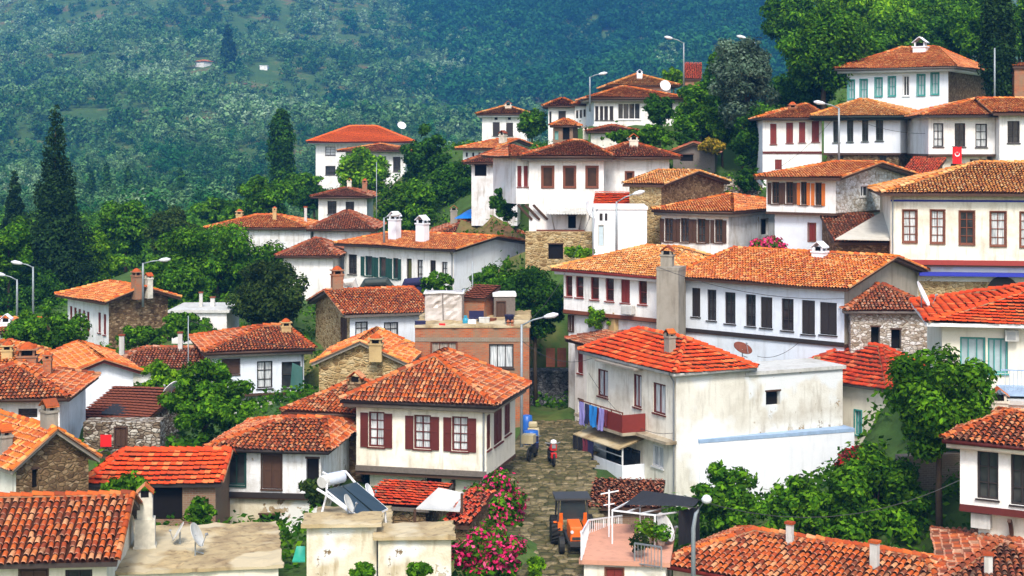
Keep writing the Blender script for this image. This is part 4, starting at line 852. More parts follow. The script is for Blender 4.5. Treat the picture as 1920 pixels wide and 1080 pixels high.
# ================================================================== TERRAIN
def C3(u, v, D): p = P(u, v, D); CTRL.append((p.x, p.y, p.z))
for _d in (80, 83, 86, 89, 92, 94):
    for _u in (984, 1000, 1020, 1040, 1060, 1076): CTRL.append(((_u-960)/F*_d, _d, -15.1))
LANE = [(1015, 1180, 47, 2.1), (1013, 1085, 55, 2.0), (1012, 1000, 60.5, 2.0), (1015, 930, 66, 1.9), (1022, 870, 72.5, 1.8), (1033, 830, 79, 1.6), (1036, 800, 85, 1.3), (1035, 780, 92, 1.1)]
for u, v, D, w in LANE:
    for k in range(3): p = P(u, v, D); CTRL.append((p.x+(k-1)*w, p.y, p.z-.05))
for q in [(-60,45,-14.7),(-60,60,-15),(-70,110,-14.5),(-45,90,-14),(-30,130,-13),(-70,170,-14),(-45,200,-14),(-10,200,-11),(10,200,-4),(40,200,6),(60,150,11),(80,110,9),(70,60,-6),(45,130,7),(34,150,7),(22,160,3),
          (6,165,-2),(-8,150,-8),(-15,120,-10),(-15,140,-10),(-10,90,-12),(-24,80,-14),(30,140,6),(50,110,5),(60,90,2),(20,45,-14.7),(-10,40,-14.7),(35,40,-14.7),(0,120,-7),(4,125,-4),(-30,100,-14),(-40,120,-14),(10,115,-1),(14,118,1),(17,122,1),(30,125,4),(-2,75,-14.5),(26,60,-13),(22,64,-13.5),(90,180,14),(120,120,14)]: CTRL.append(q)
CTRL += [(x, y, -14.8) for x in (-28, -34, -40, -46, -54, -64) for y in (148, 160, 172, 184, 196, 208, 220)]+[(-22, 150, -12), (-24, 165, -13), (-26, 178, -14)]
CT = np.array(CTRL)
def ground(X, Y):
    X = np.atleast_1d(np.asarray(X, float)); Y = np.atleast_1d(np.asarray(Y, float)); out = np.empty_like(X)
    for i in range(0, len(X), 4000):
        x = X[i:i+4000, None]; y = Y[i:i+4000, None]
        d2 = (x-CT[None, :, 0])**2+(y-CT[None, :, 1])**2+.3
        w = d2**-1.9; out[i:i+4000] = (w*CT[None, :, 2]).sum(1)/w.sum(1)
    t = np.clip((Y-205)/90, 0, 1); t = t*t*(3-2*t)
    return out*(1-t)+hill(X, Y)*t
xs = np.concatenate([np.linspace(-1100, -90, 26)[:-1], np.arange(-90, 90, 1.15), np.linspace(90, 1100, 26)])
ys = np.concatenate([np.linspace(-60, 30, 8)[:-1], np.arange(30, 215, 1.15), np.arange(215, 400, 6), np.arange(400, 1601, 24)])
GX, GY = np.meshgrid(xs, ys, indexing='ij'); GZ = ground(GX.ravel(), GY.ravel())
near = (GY.ravel() < 215) & (np.abs(GX.ravel()) < 90)
GZ = GZ-.12+np.where(near, RNG.normal(0, .04, GZ.size), RNG.normal(0, .3, GZ.size))
ni, nj = GX.shape; idx = np.arange(ni*nj).reshape(ni, nj)
Q = np.stack([idx[:-1, :-1], idx[1:, :-1], idx[1:, 1:], idx[:-1, 1:]], -1).reshape(-1, 4)
kind(mesh_np('ground', np.stack([GX.ravel(), GY.ravel(), GZ], 1), Q, 'earth', smooth=True), 'structure')
def gz(x, y): return float(ground([x], [y])[0])

# cobbled lane: bed + individual stones in one mesh
LP = [(P(u, v, D), w) for u, v, D, w in LANE]
def lane_at(y):
    for (a, wa), (b_, wb) in zip(LP, LP[1:]):
        if a.y <= y <= b_.y: t = (y-a.y)/(b_.y-a.y); return a.lerp(b_, t), wa+(wb-wa)*t
    return LP[-1]
V = []; Q = []; U = []; n = 40
for i in range(n):
    y = LP[0][0].y+(LP[-1][0].y-LP[0][0].y)*i/(n-1); c, w = lane_at(y); V += [(c.x-w*1.15, y, c.z), (c.x+w*1.15, y, c.z)]
for i in range(n-1): Q.append((2*i, 2*i+1, 2*i+3, 2*i+2)); U.append((.05, .1))
V = [tuple(v) for v in V]
y = LP[0][0].y
while y < LP[-1][0].y:
    c, w = lane_at(y); x = -w*1.1
    while x < w*1.1:
        sw = random.uniform(.22, .62); sl = random.uniform(.19, .36); hgt = random.uniform(.03, .11); a = random.uniform(-.3, .3); px, py = c.x+x+sw/2, y+random.uniform(-.09, .09)
        cz = lane_at(min(max(py, LP[0][0].y), LP[-1][0].y))[0].z; u = (random.random(), random.random()); b0 = len(V)
        for (f, zz) in ((1, -.01), (.86, hgt)):
            for k in range(6):
                t = a+math.pi*k/3+random.uniform(-.2, .2); V.append((px+math.cos(t)*sw*.54*f, py+math.sin(t)*sl*.62*f, cz+zz+random.uniform(-.008, .008)))
        for k in range(6): Q.append((b0+k, b0+(k+1) % 6, b0+6+(k+1) % 6, b0+6+k)); U.append(u)
        Q.append((b0+6, b0+7, b0+8, b0+9)); U.append(u); Q.append((b0+6, b0+9, b0+10, b0+11)); U.append(u)
        x += sw*.98
    y += .30
kind(mesh_np('cobbled_path', V, Q, 'cobble', U), 'structure')

# ================================================================== VEGETATION
def leaf_cloud(rng, C, Rr, n, size, nz=.5):
    """n leaf quads scattered over blobs C (k,3) radii Rr (k,)"""
    k = len(C); pr = Rr**2; pr = pr/pr.sum(); bi = rng.choice(k, n, p=pr)
    d = rng.normal(size=(n, 3)); d /= np.linalg.norm(d, axis=1)[:, None]
    rad = Rr[bi]*(.35+.75*rng.random(n)**.5+np.abs(rng.normal(0, .16, n)))
    pos = C[bi]+d*rad[:, None]*np.array([1, 1, .85])
    nr = d+rng.normal(0, nz, (n, 3))+np.array([0, 0, .4]); nr /= np.linalg.norm(nr, axis=1)[:, None]
    t = np.cross(nr, rng.normal(size=(n, 3))); t /= np.linalg.norm(t, axis=1)[:, None]; bt = np.cross(nr, t)
    s = size*rng.uniform(.6, 1.35, n)[:, None]
    q = np.stack([pos-t*s, pos-bt*s*.55, pos+t*s, pos+bt*s*.55], 1)
    br = rng.random(k)
    uv = np.stack([rng.random(n), np.clip(br[bi]*.75+rng.random(n)*.25, 0, 1)], 1)
    return q.reshape(-1, 3), uv
def crown_blobs(rng, rx, ry, rz, nb, shape):
    C = []; Rr = []
    if shape in ('round', 'loose', 'tall'):
        for i in range(nb):
            d = rng.normal(size=3); d /= np.linalg.norm(d); f = rng.uniform(.35, .86) if shape != 'loose' else rng.uniform(.3, .98)
            C.append((d[0]*rx*f, d[1]*ry*f, d[2]*rz*f)); Rr.append(rng.uniform(.12, .27)*max(min(rx, rz), (rx*rz)**.5*.95)*(1.06 if shape != 'loose' else .92))
    elif shape == 'cone':
        for i in range(nb):
            t = (i+.5)/nb; h = -rz+2*rz*t; r = rx*(1-t)**.8*(.75+.25*rng.random())+.08*rx; a = i*2.4
            r *= rng.uniform(.8, 1.2); C.append((math.cos(a)*r*.62, math.sin(a)*r*.62, h+rng.normal(0, rz*.012))); Rr.append(max(.10*rx, r*.52)*rng.uniform(.8, 1.2))
    elif shape == 'column':
        for i in range(nb):
            t = (i+.5)/nb; h = -rz+2*rz*t; r = rx*math.sin(math.pi*min(.97, .12+t*.85))**.5*.7; a = i*2.4
            C.append((math.cos(a)*r*.5, math.sin(a)*r*.5, h)); Rr.append(r*.72*rng.uniform(.8, 1.2))
    return np.array(C), np.array(Rr)
TN = [0]
def tree(name, label, cat, u, v, pu, pv, D, mat='leaf_green', shape='round', dens=1.0, trunk=True, group='leafy trees among the houses', extra=None, leaf=None, ry=None, nb=None):
    TN[0] += 1; rng = np.random.default_rng(100+TN[0])
    c = P(u, v, D); rx = pu/F*D; rz = pv/F*D; ry_ = ry or rx*.9
    zg = gz(c.x, c.y); zg = min(zg, c.z-rz*.6)
    root = thing(name, label, cat, (c.x, c.y, zg), 0, group)
    ls = leaf or max(.11, D/1600*1.9)
    C, Rr = crown_blobs(rng, rx, ry_, rz, nb or (75 if shape != 'column' else 26), shape)
    area = 4*math.pi*((rx*ry_+rx*rz+ry_*rz)/3); n = int(min(26000, max(900, dens*2.1*area/(ls*ls*.55))))
    V, uv = leaf_cloud(rng, C, Rr, n, ls)
    V += np.array([0, 0, c.z-zg]); Q = np.arange(len(V)).reshape(-1, 4)
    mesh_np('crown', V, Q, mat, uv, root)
    if extra:
        em, frac, es = extra; k = int(n*frac); V2, uv2 = leaf_cloud(rng, C, Rr*1.07, k, ls*es); sel = np.repeat(V2.reshape(-1, 4, 3).mean(1)[:, 2] > -rz*.5, 4)
        V2 = V2[sel]+np.array([0, 0, c.z-zg]); mesh_np('blossom', V2, np.arange(len(V2)).reshape(-1, 4), em, np.ones((len(V2)//4, 2))*rng.random((len(V2)//4, 2)), root)
    if trunk:
        mb = MB(); top = c.z-zg; tr = max(.08, min(.3, rx*.055)); base = top-rz*.45
        mb.tube([(0, 0, -.5), (rng.normal(0, .08), 0, base*.5), (rng.normal(0, .1), rng.normal(0, .1), base), (0, 0, top+(rz*.2 if shape in ('round', 'loose') else rz*.8))], [tr*1.3, tr, tr*.85, tr*.25], 7)
        if shape in ('round', 'loose'):
            for j in range(0, min(10, len(C))):
                e = C[j]*.9+np.array([0, 0, top]); m_ = (np.array([0, 0, base])+e)/2+np.array([0, 0, -.1*rz])
                mb.tube([(0, 0, base-.1), tuple(m_), tuple(e)], [tr*.6, tr*.38, tr*.12], 5)
        mb.build('trunk', 'bark', root, smooth=True)
    return root
T_ = tree
T_('conifer_tree', 'towering black green conifer rising over the far left roofs', 'tree', 104, 392, 66, 190, 124, 'leaf_conifer', 'cone', 1.3, nb=90, group=None)
T_('conifer_tree', 'smaller dark conifer standing next to the towering conifer', 'tree', 27, 400, 30, 78, 150, 'leaf_conifer', 'cone', 1.2, nb=50, group=None)
T_('poplar_tree', 'tall column shaped poplar beside the orange roofed apartment building', 'tree', 528, 276, 29, 70, 205, 'leaf_dark', 'column', 1.5, group=None, nb=60)
BT = [
 ('green crown low behind the hilltop house left corner', 1610, 95, 60, 50, 142, 'leaf_green', 'round'), ('green crown behind the hilltop house middle', 1690, 75, 70, 45, 145, 'leaf_green', 'round'),
 ('green crown behind the hilltop house chimney side', 1770, 80, 66, 45, 144, 'leaf_dark', 'round'), ('green crown between hilltop roof and cypress', 1835, 60, 60, 66, 140, 'leaf_green', 'round'),
 ('high bright crown over the wide leafy tree', 1575, 12, 66, 50, 155, 'leaf_bright', 'round'), ('high crown at the top edge above the chimney', 1715, 0, 70, 44, 160, 'leaf_bright', 'round'),
 ('high crown at the top edge near the cypress', 1815, 5, 60, 44, 158, 'leaf_green', 'round'), ('dark crown under the olive tree and ruin', 1350, 160, 46, 60, 128, 'leaf_dark', 'round'),
 ('dark crown filling the gap left of the shuttered house', 1340, 250, 52, 42, 122, 'leaf_dark', 'round'), ('crown right of the cypress at the edge', 1910, 60, 46, 70, 135, 'leaf_green', 'round'),
 ('green crown beyond the walnut and the poplar', 460, 400, 50, 30, 158, 'leaf_green', 'loose'), ('low green crown in the valley by the small conifer', 120, 480, 60, 50, 145, 'leaf_green', 'round'),
 ('lower crown under the fresh green tree', 590, 372, 40, 26, 160, 'leaf_dark', 'round'),
 ('bushy light green tree under the towering conifer at the edge', 15, 470, 48, 75, 116, 'leaf_green', 'round'),
 ('dark rounded tree filling the base of the towering conifer', 60, 560, 80, 60, 118, 'leaf_dark', 'round'),
 ('fig tree covering the lower left of the stone gable house', 92, 622, 80, 46, 90, 'leaf_green', 'loose'),
 ('bright rounded tree above the stone gable house roof', 236, 428, 62, 58, 140, 'leaf_green', 'round'),
 ('sprawling green tree between the conifer and stone gable roof', 175, 492, 66, 50, 128, 'leaf_bright', 'loose'),
 ('dull olive green tree right of the bright rounded tree', 322, 435, 64, 46, 135, 'leaf_brownish', 'round'),
 ('large walnut tree with gaps showing a white wall', 405, 492, 112, 84, 112, 'leaf_green', 'loose'),
 ('walnut tree leaning over the flat white block', 330, 530, 72, 60, 110, 'leaf_green', 'round'),
 ('very dark dense tree above the pale blue white house', 500, 555, 84, 68, 99, 'leaf_brownish', 'round'),
 ('green tree behind the long house with pipe chimneys', 498, 370, 58, 40, 150, 'leaf_green', 'round'),
 ('fresh green tree just below the poplar', 570, 352, 44, 36, 165, 'leaf_green', 'round'),
 ('mid green tree on the valley floor beyond the walnut', 405, 392, 44, 26, 165, 'leaf_green', 'round'),
 ('yellow green leafy tree in front of the apartment building', 682, 325, 58, 55, 160, 'leaf_bright', 'round'),
 ('dark spiky tree between the apartment building and tall white house', 800, 300, 46, 62, 152, 'leaf_dark', 'loose'),
 ('broad dark tree behind the two white chimneys', 765, 385, 64, 56, 131, 'leaf_green', 'round'),
 ('dense dark tree beside the open porch house', 862, 355, 66, 52, 134, 'leaf_dark', 'round'),
 ('small round tree in front of the ridge pavilion', 998, 230, 31, 30, 148, 'leaf_green', 'round'),
 ('dark tree at the head of the lane beside the brick clutter roof', 1005, 565, 66, 76, 93, 'leaf_dark', 'round'),
 ('leafy tree in front of the blank gable end', 935, 532, 52, 42, 95, 'leaf_green', 'loose'),
 ('grey green olive tree on the slope left of the shuttered house', 1395, 150, 62, 96, 116, 'leaf_olive', 'round'),
 ('wide leafy tree beside the hilltop white house', 1545, 92, 88, 96, 124, 'leaf_green', 'round'),
 ('round leafy tree behind the brick ruin', 1310, 205, 52, 58, 121, 'leaf_green', 'round'),
 ('dark tree hugging the shuttered house wall', 1412, 262, 42, 70, 112, 'leaf_dark', 'round'),
 ('dark tree at the porch of the large ridge house', 1237, 208, 30, 32, 127, 'leaf_dark', 'loose'),
 ('bright treetop behind the hilltop house near its chimney', 1650, 38, 92, 52, 150, 'leaf_bright', 'round'),
 ('bright treetop above the hilltop house roof', 1778, 40, 84, 56, 152, 'leaf_green', 'round'),
 ('dark treetop along the upper slope', 1480, 36, 56, 62, 158, 'leaf_green', 'round'),
 ('dark tree filling the slope under the wide leafy tree', 1500, 175, 62, 50, 128, 'leaf_dark', 'round'),
 ('fuzzy long leaved tree in front of the pale blue house', 388, 752, 88, 72, 73, 'leaf_green', 'loose'),
 ('small bright tree before the dark brown pantile roof', 306, 706, 42, 32, 79, 'leaf_bright', 'loose'),
 ('big leafy tree hiding part of the glazed balcony', 1762, 752, 112, 122, 58.5, 'leaf_green', 'round'),
 ('large spreading tree over the front mottled roof', 1640, 940, 122, 96, 60, 'leaf_green', 'round'),
 ('glossy tree left of the spreading tree', 1500, 960, 62, 66, 59, 'leaf_green', 'loose'),
 ('round glossy tree before the bright white annex', 1362, 940, 74, 66, 61.5, 'leaf_green', 'loose'),
 ('green tree covering the shed front beside the tapered chimney', 240, 922, 58, 38, 57, 'leaf_green', 'round'),
 ('young tree beside the yellow bush on the slope', 1355, 232, 30, 40, 118, 'leaf_green', 'round'),
 ('bright low tree on the ridge behind the pyramid roof', 1262, 145, 26, 18, 150, 'leaf_bright', 'round'),
 ('tree top behind the brick ruin', 1355, 120, 34, 34, 150, 'leaf_green', 'round'),
]
for lab, u, v, pu, pv, D, m, s in BT: T_('leafy_tree', lab, 'tree', u, v, pu, pv, D, m, s)
T_('conifer_tree', 'dark cypress towering over the hilltop house side wall', 'tree', 1872, 80, 38, 118, 113, 'leaf_conifer', 'column', 1.4, nb=60, group=None)
T_('conifer_tree', 'dark cypress at the edge behind the orange brick tower', 'tree', 1945, 60, 36, 80, 122, 'leaf_conifer', 'column', 1.2, nb=50, group=None)
BS = [
 ('vine leafed bush under the brown gable wall', 352, 615, 58, 26, 95, 'leaf_green'), ('round bush beside the vine leafed bush', 268, 630, 44, 24, 93, 'leaf_green'),
 ('leafy shrub below the olive shutter', 820, 530, 34, 20, 99, 'leaf_green'), ('bright green shrub beside the white annex roof and ochre chimney', 1122, 598, 26, 24, 88, 'leaf_bright'),
 ('rounded shrub above the tall white house roof', 1222, 256, 46, 20, 116, 'leaf_green'), ('low shrub next to the mossy brown roof', 1160, 256, 34, 12, 117, 'leaf_green'),
 ('fern like bush at the brick shed corner', 374, 962, 28, 30, 58, 'leaf_green'), ('grassy bush on the ledge beside the golden red eaved roof', 1082, 474, 36, 10, 92, 'leaf_bright'),
 ('weedy shrub behind the solar collector', 590, 918, 30, 30, 61, 'leaf_brownish'), ('small plant growing before the peeling wall base', 682, 1072, 24, 18, 47, 'leaf_green'),
 ('second small plant before the lower sandy slab', 786, 1070, 24, 14, 47, 'leaf_green'), ('weed clump growing at the lane edge', 1006, 1062, 16, 18, 54.5, 'leaf_bright'),
 ('dark bush beside the tall house brackets', 945, 385, 26, 34, 106, 'leaf_dark'), ('dark shrub at the foot of the spreading tree', 1585, 1012, 60, 26, 59, 'leaf_dark'),
 ('shrub on the slope under the shuttered house', 1405, 335, 26, 24, 106, 'leaf_dark'), ('leafy shrub between the oleander bushes', 885, 968, 30, 36, 59.5, 'leaf_green'),
 ('ivy clump beside the yellow flowering shrub', 1290, 262, 26, 24, 117, 'leaf_dark')]
for lab, u, v, pu, pv, D, m in BS: T_('shrub', lab, 'shrub', u, v, pu, pv, D, m, 'loose', trunk=False, group='shrubs between the houses', nb=60)
T_('shrub', 'yellow orange flowering shrub on the slope above the board shed', 'shrub', 1338, 272, 30, 17, 113, 'leaf_yellow', 'round', trunk=False, group=None)
T_('oleander_bush', 'tall oleander full of pink flowers beside the lane bend', 'bush', 932, 945, 60, 60, 62, 'leaf_green', 'round', .8, extra=('flower_pink', .55, .8), group=None)
T_('oleander_bush', 'lower oleander mass of pink flowers against the peeling annex', 'bush', 912, 1038, 76, 60, 53.5, 'leaf_green', 'round', .8, extra=('flower_pink', .85, .8), group=None)
T_('flowering_bush', 'pink flowering bush showing over the long golden roof', 'bush', 1438, 465, 42, 20, 88, 'leaf_green', 'round', .7, extra=('flower_pink', .95, 1.1), group=None)
T_('flowering_bush', 'red flowering bush climbing over the white annex corner', 'bush', 1605, 868, 34, 28, 64, 'leaf_dark', 'loose', .7, extra=('flower_red', .45, 1.1), group=None)
# lone trees on the far hillside
T_('conifer_tree', 'big dark conifer standing alone high on the hillside by the farmhouse', 'tree', 427, 88, 19, 42, FD3-3, 'leaf_conifer', 'cone', 1.5, group=None, leaf=.9, nb=40)
for lab, u, v, pu, pv, D in (('slim valley poplar nearest the towering conifer', 200, 345, 9, 40, 330), ('slim valley poplar above the bright rounded tree', 240, 345, 8, 34, 335), ('slim valley poplar in the middle of the valley', 339, 352, 9, 38, 335), ('short slim poplar left of the tall column poplar', 446, 345, 7, 28, 345), ('thin dark poplar deep in the valley by the conifer', 172, 350, 8, 30, 340)):
    T_('poplar_tree', lab, 'tree', u, v, pu, pv, D, 'leaf_dark', 'column', 1.4, group='slim poplars in the valley', leaf=.4, nb=24)

# hillside grove: one mass of thousands of trees
def grove(name, label, n_try, mat, sel, cards, smin, smax, seed, csize, yr=(235, 1330), ur=(-330, 1750), pw=.75):
    rng = np.random.default_rng(seed)
    tpl = []; y0, y1 = yr; u0, u1 = ur
    for i in range(6):
        C, Rr = crown_blobs(rng, .5, .5, .42, 14, 'round'); V, uv = leaf_cloud(rng, C, Rr*1.35, cards, csize, .22); tpl.append((V.reshape(-1, 4, 3), uv))
    # stratified positions in view space
    Y = y0+(y1-y0)*rng.random(n_try)**pw; u = rng.uniform(u0, u1, n_try); X = (u-960)/F*Y
    keep = sel(X, Y, u, rng); X, Y = X[keep], Y[keep]
    Z = ground(X, Y); S = smin+(smax*1.15-smin)*rng.random(len(X))**1.6; k = len(X); tr = np.clip(rng.random(k)*.6+.4*(.5+.35*np.sin(X/37+Y/61)+.35*np.sin(X/19-Y/83+1)), 0, 1); which = rng.integers(0, 6, k); A = rng.uniform(0, 6.28, k)
    VV = []; UV = []
    for i in range(6):
        s = which == i; V, uv = tpl[i]; m = s.sum()
        if not m: continue
        ca, sa = np.cos(A[s])[:, None, None], np.sin(A[s])[:, None, None]; sc = S[s][:, None, None]
        x = (V[None, ..., 0]*ca-V[None, ..., 1]*sa)*sc+X[s][:, None, None]; y = (V[None, ..., 0]*sa+V[None, ..., 1]*ca)*sc+Y[s][:, None, None]
        z = (V[None, ..., 2]+.38)*sc*1.0+Z[s][:, None, None]
        VV.append(np.stack([x, y, z], -1).reshape(-1, 3))
        uu = np.clip(tr[s][:, None]*.75+uv[None, :, 0]*.25, 0, 1); vv = np.broadcast_to(uv[None, :, 1], uu.shape); UV.append(np.stack([uu, vv], -1).reshape(-1, 2))
    V = np.concatenate(VV); UV = np.concatenate(UV)
    o = mesh_np(name, V, np.arange(len(V)).reshape(-1, 4), mat, UV); o['kind'] = 'stuff'; o['label'] = label
    return o
def patch(X, Y): return np.sin(X/23+1.3)*np.sin(Y/41)+.7*np.sin(X/11-Y/29)+.5*np.sin(X/7+Y/17+2)
def sel_olive(X, Y, u, rng):
    z = patch(X, Y); woods = (Y > 760-(u-900)*.2+90*np.sin(u/47+Y/60)) & (u+60*np.sin(Y/40)+40*np.sin(Y/17) > 860); thin = rng.random(len(X)) < np.where(z > 1.15, .12, 1)
    clear = (((u-425)/75)**2+((Y-860)/45)**2 < 1) & ~(u > 3000)
    return ~woods & thin & (rng.random(len(X)) < np.where((Y > 960) & (u < 560) & (np.sin(Y/9) > 0), .45, 1)) & ~(((u-500)**2 < 900) & (Y > FD2-45) & (Y < FD2+8)) & ~(((u-380)**2 < 500) & (Y > FD1-50) & (Y < FD1+8))
def sel_dark(X, Y, u, rng):
    z = patch(X+31, Y+17); woods = (Y > 700-(u-900)*.2+90*np.sin(u/47+Y/60)) & (u+60*np.sin(Y/40) > 860)
    return (woods | ((z > .9) & (Y > 260))) & (rng.random(len(X)) < np.where(woods, 1, .35)) & ~(((u-500)**2 < 900) & (Y > FD2-45) & (Y < FD2+8)) & ~(((u-380)**2 < 500) & (Y > FD1-50) & (Y < FD1+8))
grove('olive_grove_vegetation', 'grey green olive groves covering the far hillside', 8800, 'leaf_hill', sel_olive, 200, 5.5, 10.5, 21, .066, yr=(520, 1330), pw=.85)
grove('near_grove_vegetation', 'rounded olive trees massed on the lower hillside', 1500, 'leaf_hill', sel_olive, 620, 4.5, 8.5, 24, .040, yr=(262, 540), pw=.8)
grove('near_woods', 'darker trees mixed into the lower olive groves', 500, 'leaf_wood', lambda X, Y, u, rng: rng.random(len(X)) < .8, 620, 5, 9, 25, .040, yr=(240, 560), pw=.8)
grove('thicket', 'green thicket of trees across the valley floor', 420, 'leaf_green', lambda X, Y, u, rng: (rng.random(len(X)) < .9) & ~((u > 560) & (u < 790) & (Y > 175)), 900, 4, 7.5, 26, .036, yr=(160, 222), ur=(-200, 500), pw=.9)
grove('upper_woods', 'unbroken dark forest at the top of the far hillside', 6500, 'leaf_wood', lambda X, Y, u, rng: Y > 760-(u-900)*.25+90*np.sin(u/47+Y/60)+60*np.sin(Y/33)+rng.normal(0, 60, len(X))+np.clip(900-u, 0, 400)*1.6, 130, 7, 13, 27, .085, yr=(600, 1330), ur=(600, 1650))
grove('woods', 'dark green woods on the far hillside', 6000, 'leaf_wood', sel_dark, 170, 6, 12, 22, .066, yr=(520, 1330))
# undergrowth between houses
rng = np.random.default_rng(5); n = 26000; Y = rng.uniform(48, 235, n); X = (rng.uniform(-150, 2070, n)-960)/F*Y
foot = np.zeros(n, bool)
for hs in HOUSES.values():
    Wi = hs.W.inverted(); a = np.array(Wi); lx = a[0, 0]*X+a[0, 1]*Y+a[0, 3]; ly = a[1, 0]*X+a[1, 1]*Y+a[1, 3]; foot |= (lx > -.7) & (lx < hs.w+.7) & (ly > -.7) & (ly < hs.d+.7)
ln = np.array([abs(x-lane_at(y)[0].x) < 1.75 if LP[0][0].y < y < LP[-1][0].y else False for x, y in zip(X, Y)])
keep = ~foot & ~ln & (patch(X*3, Y*3) > -1.0); X, Y = X[keep], Y[keep]; Z = ground(X, Y)
C = np.stack([X, Y, Z+.15], 1); V, uv = leaf_cloud(rng, C, np.full(len(C), .55), len(C)*11, .15)
o = mesh_np('undergrowth', V, np.arange(len(V)).reshape(-1, 4), 'leaf_green', uv); o['kind'] = 'stuff'; o['label'] = 'weeds and low scrub between the houses'
# loose stones on the upper slope
mb = MB()
for i in range(420):
    D = random.uniform(97, 112); u = random.uniform(1345, 1425); x = (u-960)/F*D; z = gz(x, D); s = random.uniform(.12, .38)
    mb.box(x-s, D-s, z-.2, x+s*random.uniform(.4, 1), D+s, z+s*random.uniform(.2, .8), 0, None)
o = mb.build('rubble', 'rubble'); o['kind'] = 'stuff'; o['label'] = 'loose grey stones scattered down the slope'

# ================================================================== THINGS
def street_lamp(label, u0, v0, v1, D, ut, vt, headw=.65, thick=.06, base=None):
    """pole at column u0 from v0 (top) to v1; arm reaching (ut, vt)"""
    p = P(u0, v0, D); zb = (HV-v1)/F*D; t = P(ut, vt, D)
    r = thing('street_lamp', label, 'street lamp', (p.x, p.y, zb), 0, 'street lamps around the village')
    H_ = p.z-zb; mb = MB(); mb.tube([(0, 0, -1), (0, 0, H_*.5), (0, 0, H_)], [thick*1.3, thick*1.1, thick*.9], 8); mb.build('pole', 'pole_grey', r, smooth=True)
    a = Vector((t.x-p.x, 0, t.z-zb)); mb = MB(); mb.tube([(0, 0, H_-.05), (a.x*.5, 0, H_+(a.z-H_)*.6), tuple(a)], thick*.65, 6); mb.build('arm', 'pole_grey', r, smooth=True)
    sx = 1 if a.x > 0 else -1; d = Vector((sx, 0, (a.z-H_)/max(.3, abs(a.x))*.6)).normalized()
    mb = MB(); mb.tube([a-d*.06, a+d*headw*.2, a+d*headw*.65, a+d*headw], [.06, .12, .14, .05], 8); mb.build('lamp_head', 'lamp_white', r, smooth=True)
    return r
SL = [('grey street lamp at the outermost edge below the small conifer', 32, 524, 585, 100, 8, 516), ('taller street lamp standing right of the outermost one', 62, 500, 585, 101, 40, 494), ('lamp on a pole behind the two brick chimneys', 268, 493, 545, 99, 300, 488),
 ('ridge street lamp above the porch house', 1106, 144, 186, 130, 1124, 139), ('tall street lamp in front of the brick ruin', 1282, 80, 150, 135, 1260, 72), ('lamp head poking from the olive tree', 1415, 78, 130, 122, 1397, 71),
 ('leaning street lamp before the low white block', 1156, 378, 468, 91, 1188, 364), ('street lamp before the green black windowed house', 1573, 202, 300, 100, 1545, 194),
 ('tall street lamp at the corner of the brick house', 978, 608, 850, 77, 1022, 594), ('thin pole lamp beside the white tapering chimney', 720, 408, 440, 108, 734, 404)]
for s in SL: street_lamp(*s)
p = P(1300, 1085, 50.5); r = thing('street_lamp', 'bent street lamp with a round white head before the front mottled roof', 'street lamp', p, 0, 'street lamps around the village')
mb = MB(); mb.tube([(0, 0, -2), (0, 0, 1.6), (.08, 0, 2.05), (.38, 0, 2.5)], [.08, .07, .06, .05], 8); mb.build('pole', 'pole_grey', r, smooth=True)
mb = MB(); mb.lathe((.42, 0, 2.42), [(.05, -.06), (.15, 0), (.17, .1), (.1, .2), (.02, .23)], 12); mb.build('lamp_head', 'lamp_white', r, smooth=True)
p = P(1300, 100, 48)
def pole(label, u, v0, v1, D, r=.04):
    a = P(u, v1, D); mb = MB(Matrix.Translation((0, 0, 0))); mb.tube([(0, 0, -1), (0, 0, (v1-v0)/F*D)], [r, r*.8], 6); o = mb.build('utility_pole', 'pole_grey', smooth=True); o.location = a
    return tag(o, label, 'pole', 'thin utility poles')
pole('thin tall pole rising between the yellow green tree and dark trees', 706, 304, 410, 128); pole('plain pole in front of the blank gable end', 886, 490, 556, 94, .05); pole('slim pole before the dark brown pantile roof', 353, 592, 710, 78, .03)
pole('black pole at the corner of the low white block', 1112, 388, 475, 90, .05); pole('slim pole by the cypress at the hilltop', 1865, 90, 190, 110, .07)

def dish(label, u, v, D, R=.42, az=25, el=35, h=.5, mat='white_paint'):
    c = P(u, v, D); r = thing('satellite_dish', label, 'satellite dish', (c.x, c.y, c.z-h), 0, 'satellite dishes on roofs and walls')
    mb = MB(); mb.tube([(0, 0, -.15), (0, .05, h)], .025, 6); mb.tube([(0, 0, .0), (.25, .1, -.1)], .02, 5); mb.build('mount', 'pole_grey', r)
    M = Matrix.Translation((0, 0, h)) @ Matrix.Rotation(R_(az), 4, 'Z') @ Matrix.Rotation(R_(90-el), 4, 'X')
    mb = MB(M); n = 20; rings = [[(math.cos(2*math.pi*k/n)*R*f, math.sin(2*math.pi*k/n)*R*f*1.08, .22*R*f*f) for k in range(n)] for f in (.05, .4, .75, 1)]
    for a, b_ in zip(rings, rings[1:]):
        for k in range(n): mb.poly([a[k], a[(k+1) % n], b_[(k+1) % n], b_[k]])
    a = rings[-1]
    for k in range(n): mb.poly([a[k], a[(k+1) % n], tuple(x*.985 if i < 2 else x-.03 for i, x in enumerate(a[(k+1) % n])), tuple(x*.985 if i < 2 else x-.03 for i, x in enumerate(a[k]))])
    mb.build('reflector', mat, r, smooth=True)
    mb = MB(M); mb.tube([(0, -R, .2*R), (0, -R*.3, R*.95)], .015, 5); mb.tube([(0, -R*.3, R*.85), (0, -R*.3, R*1.05)], .045, 8); mb.build('arm', 'metal_grey', r)
    return r
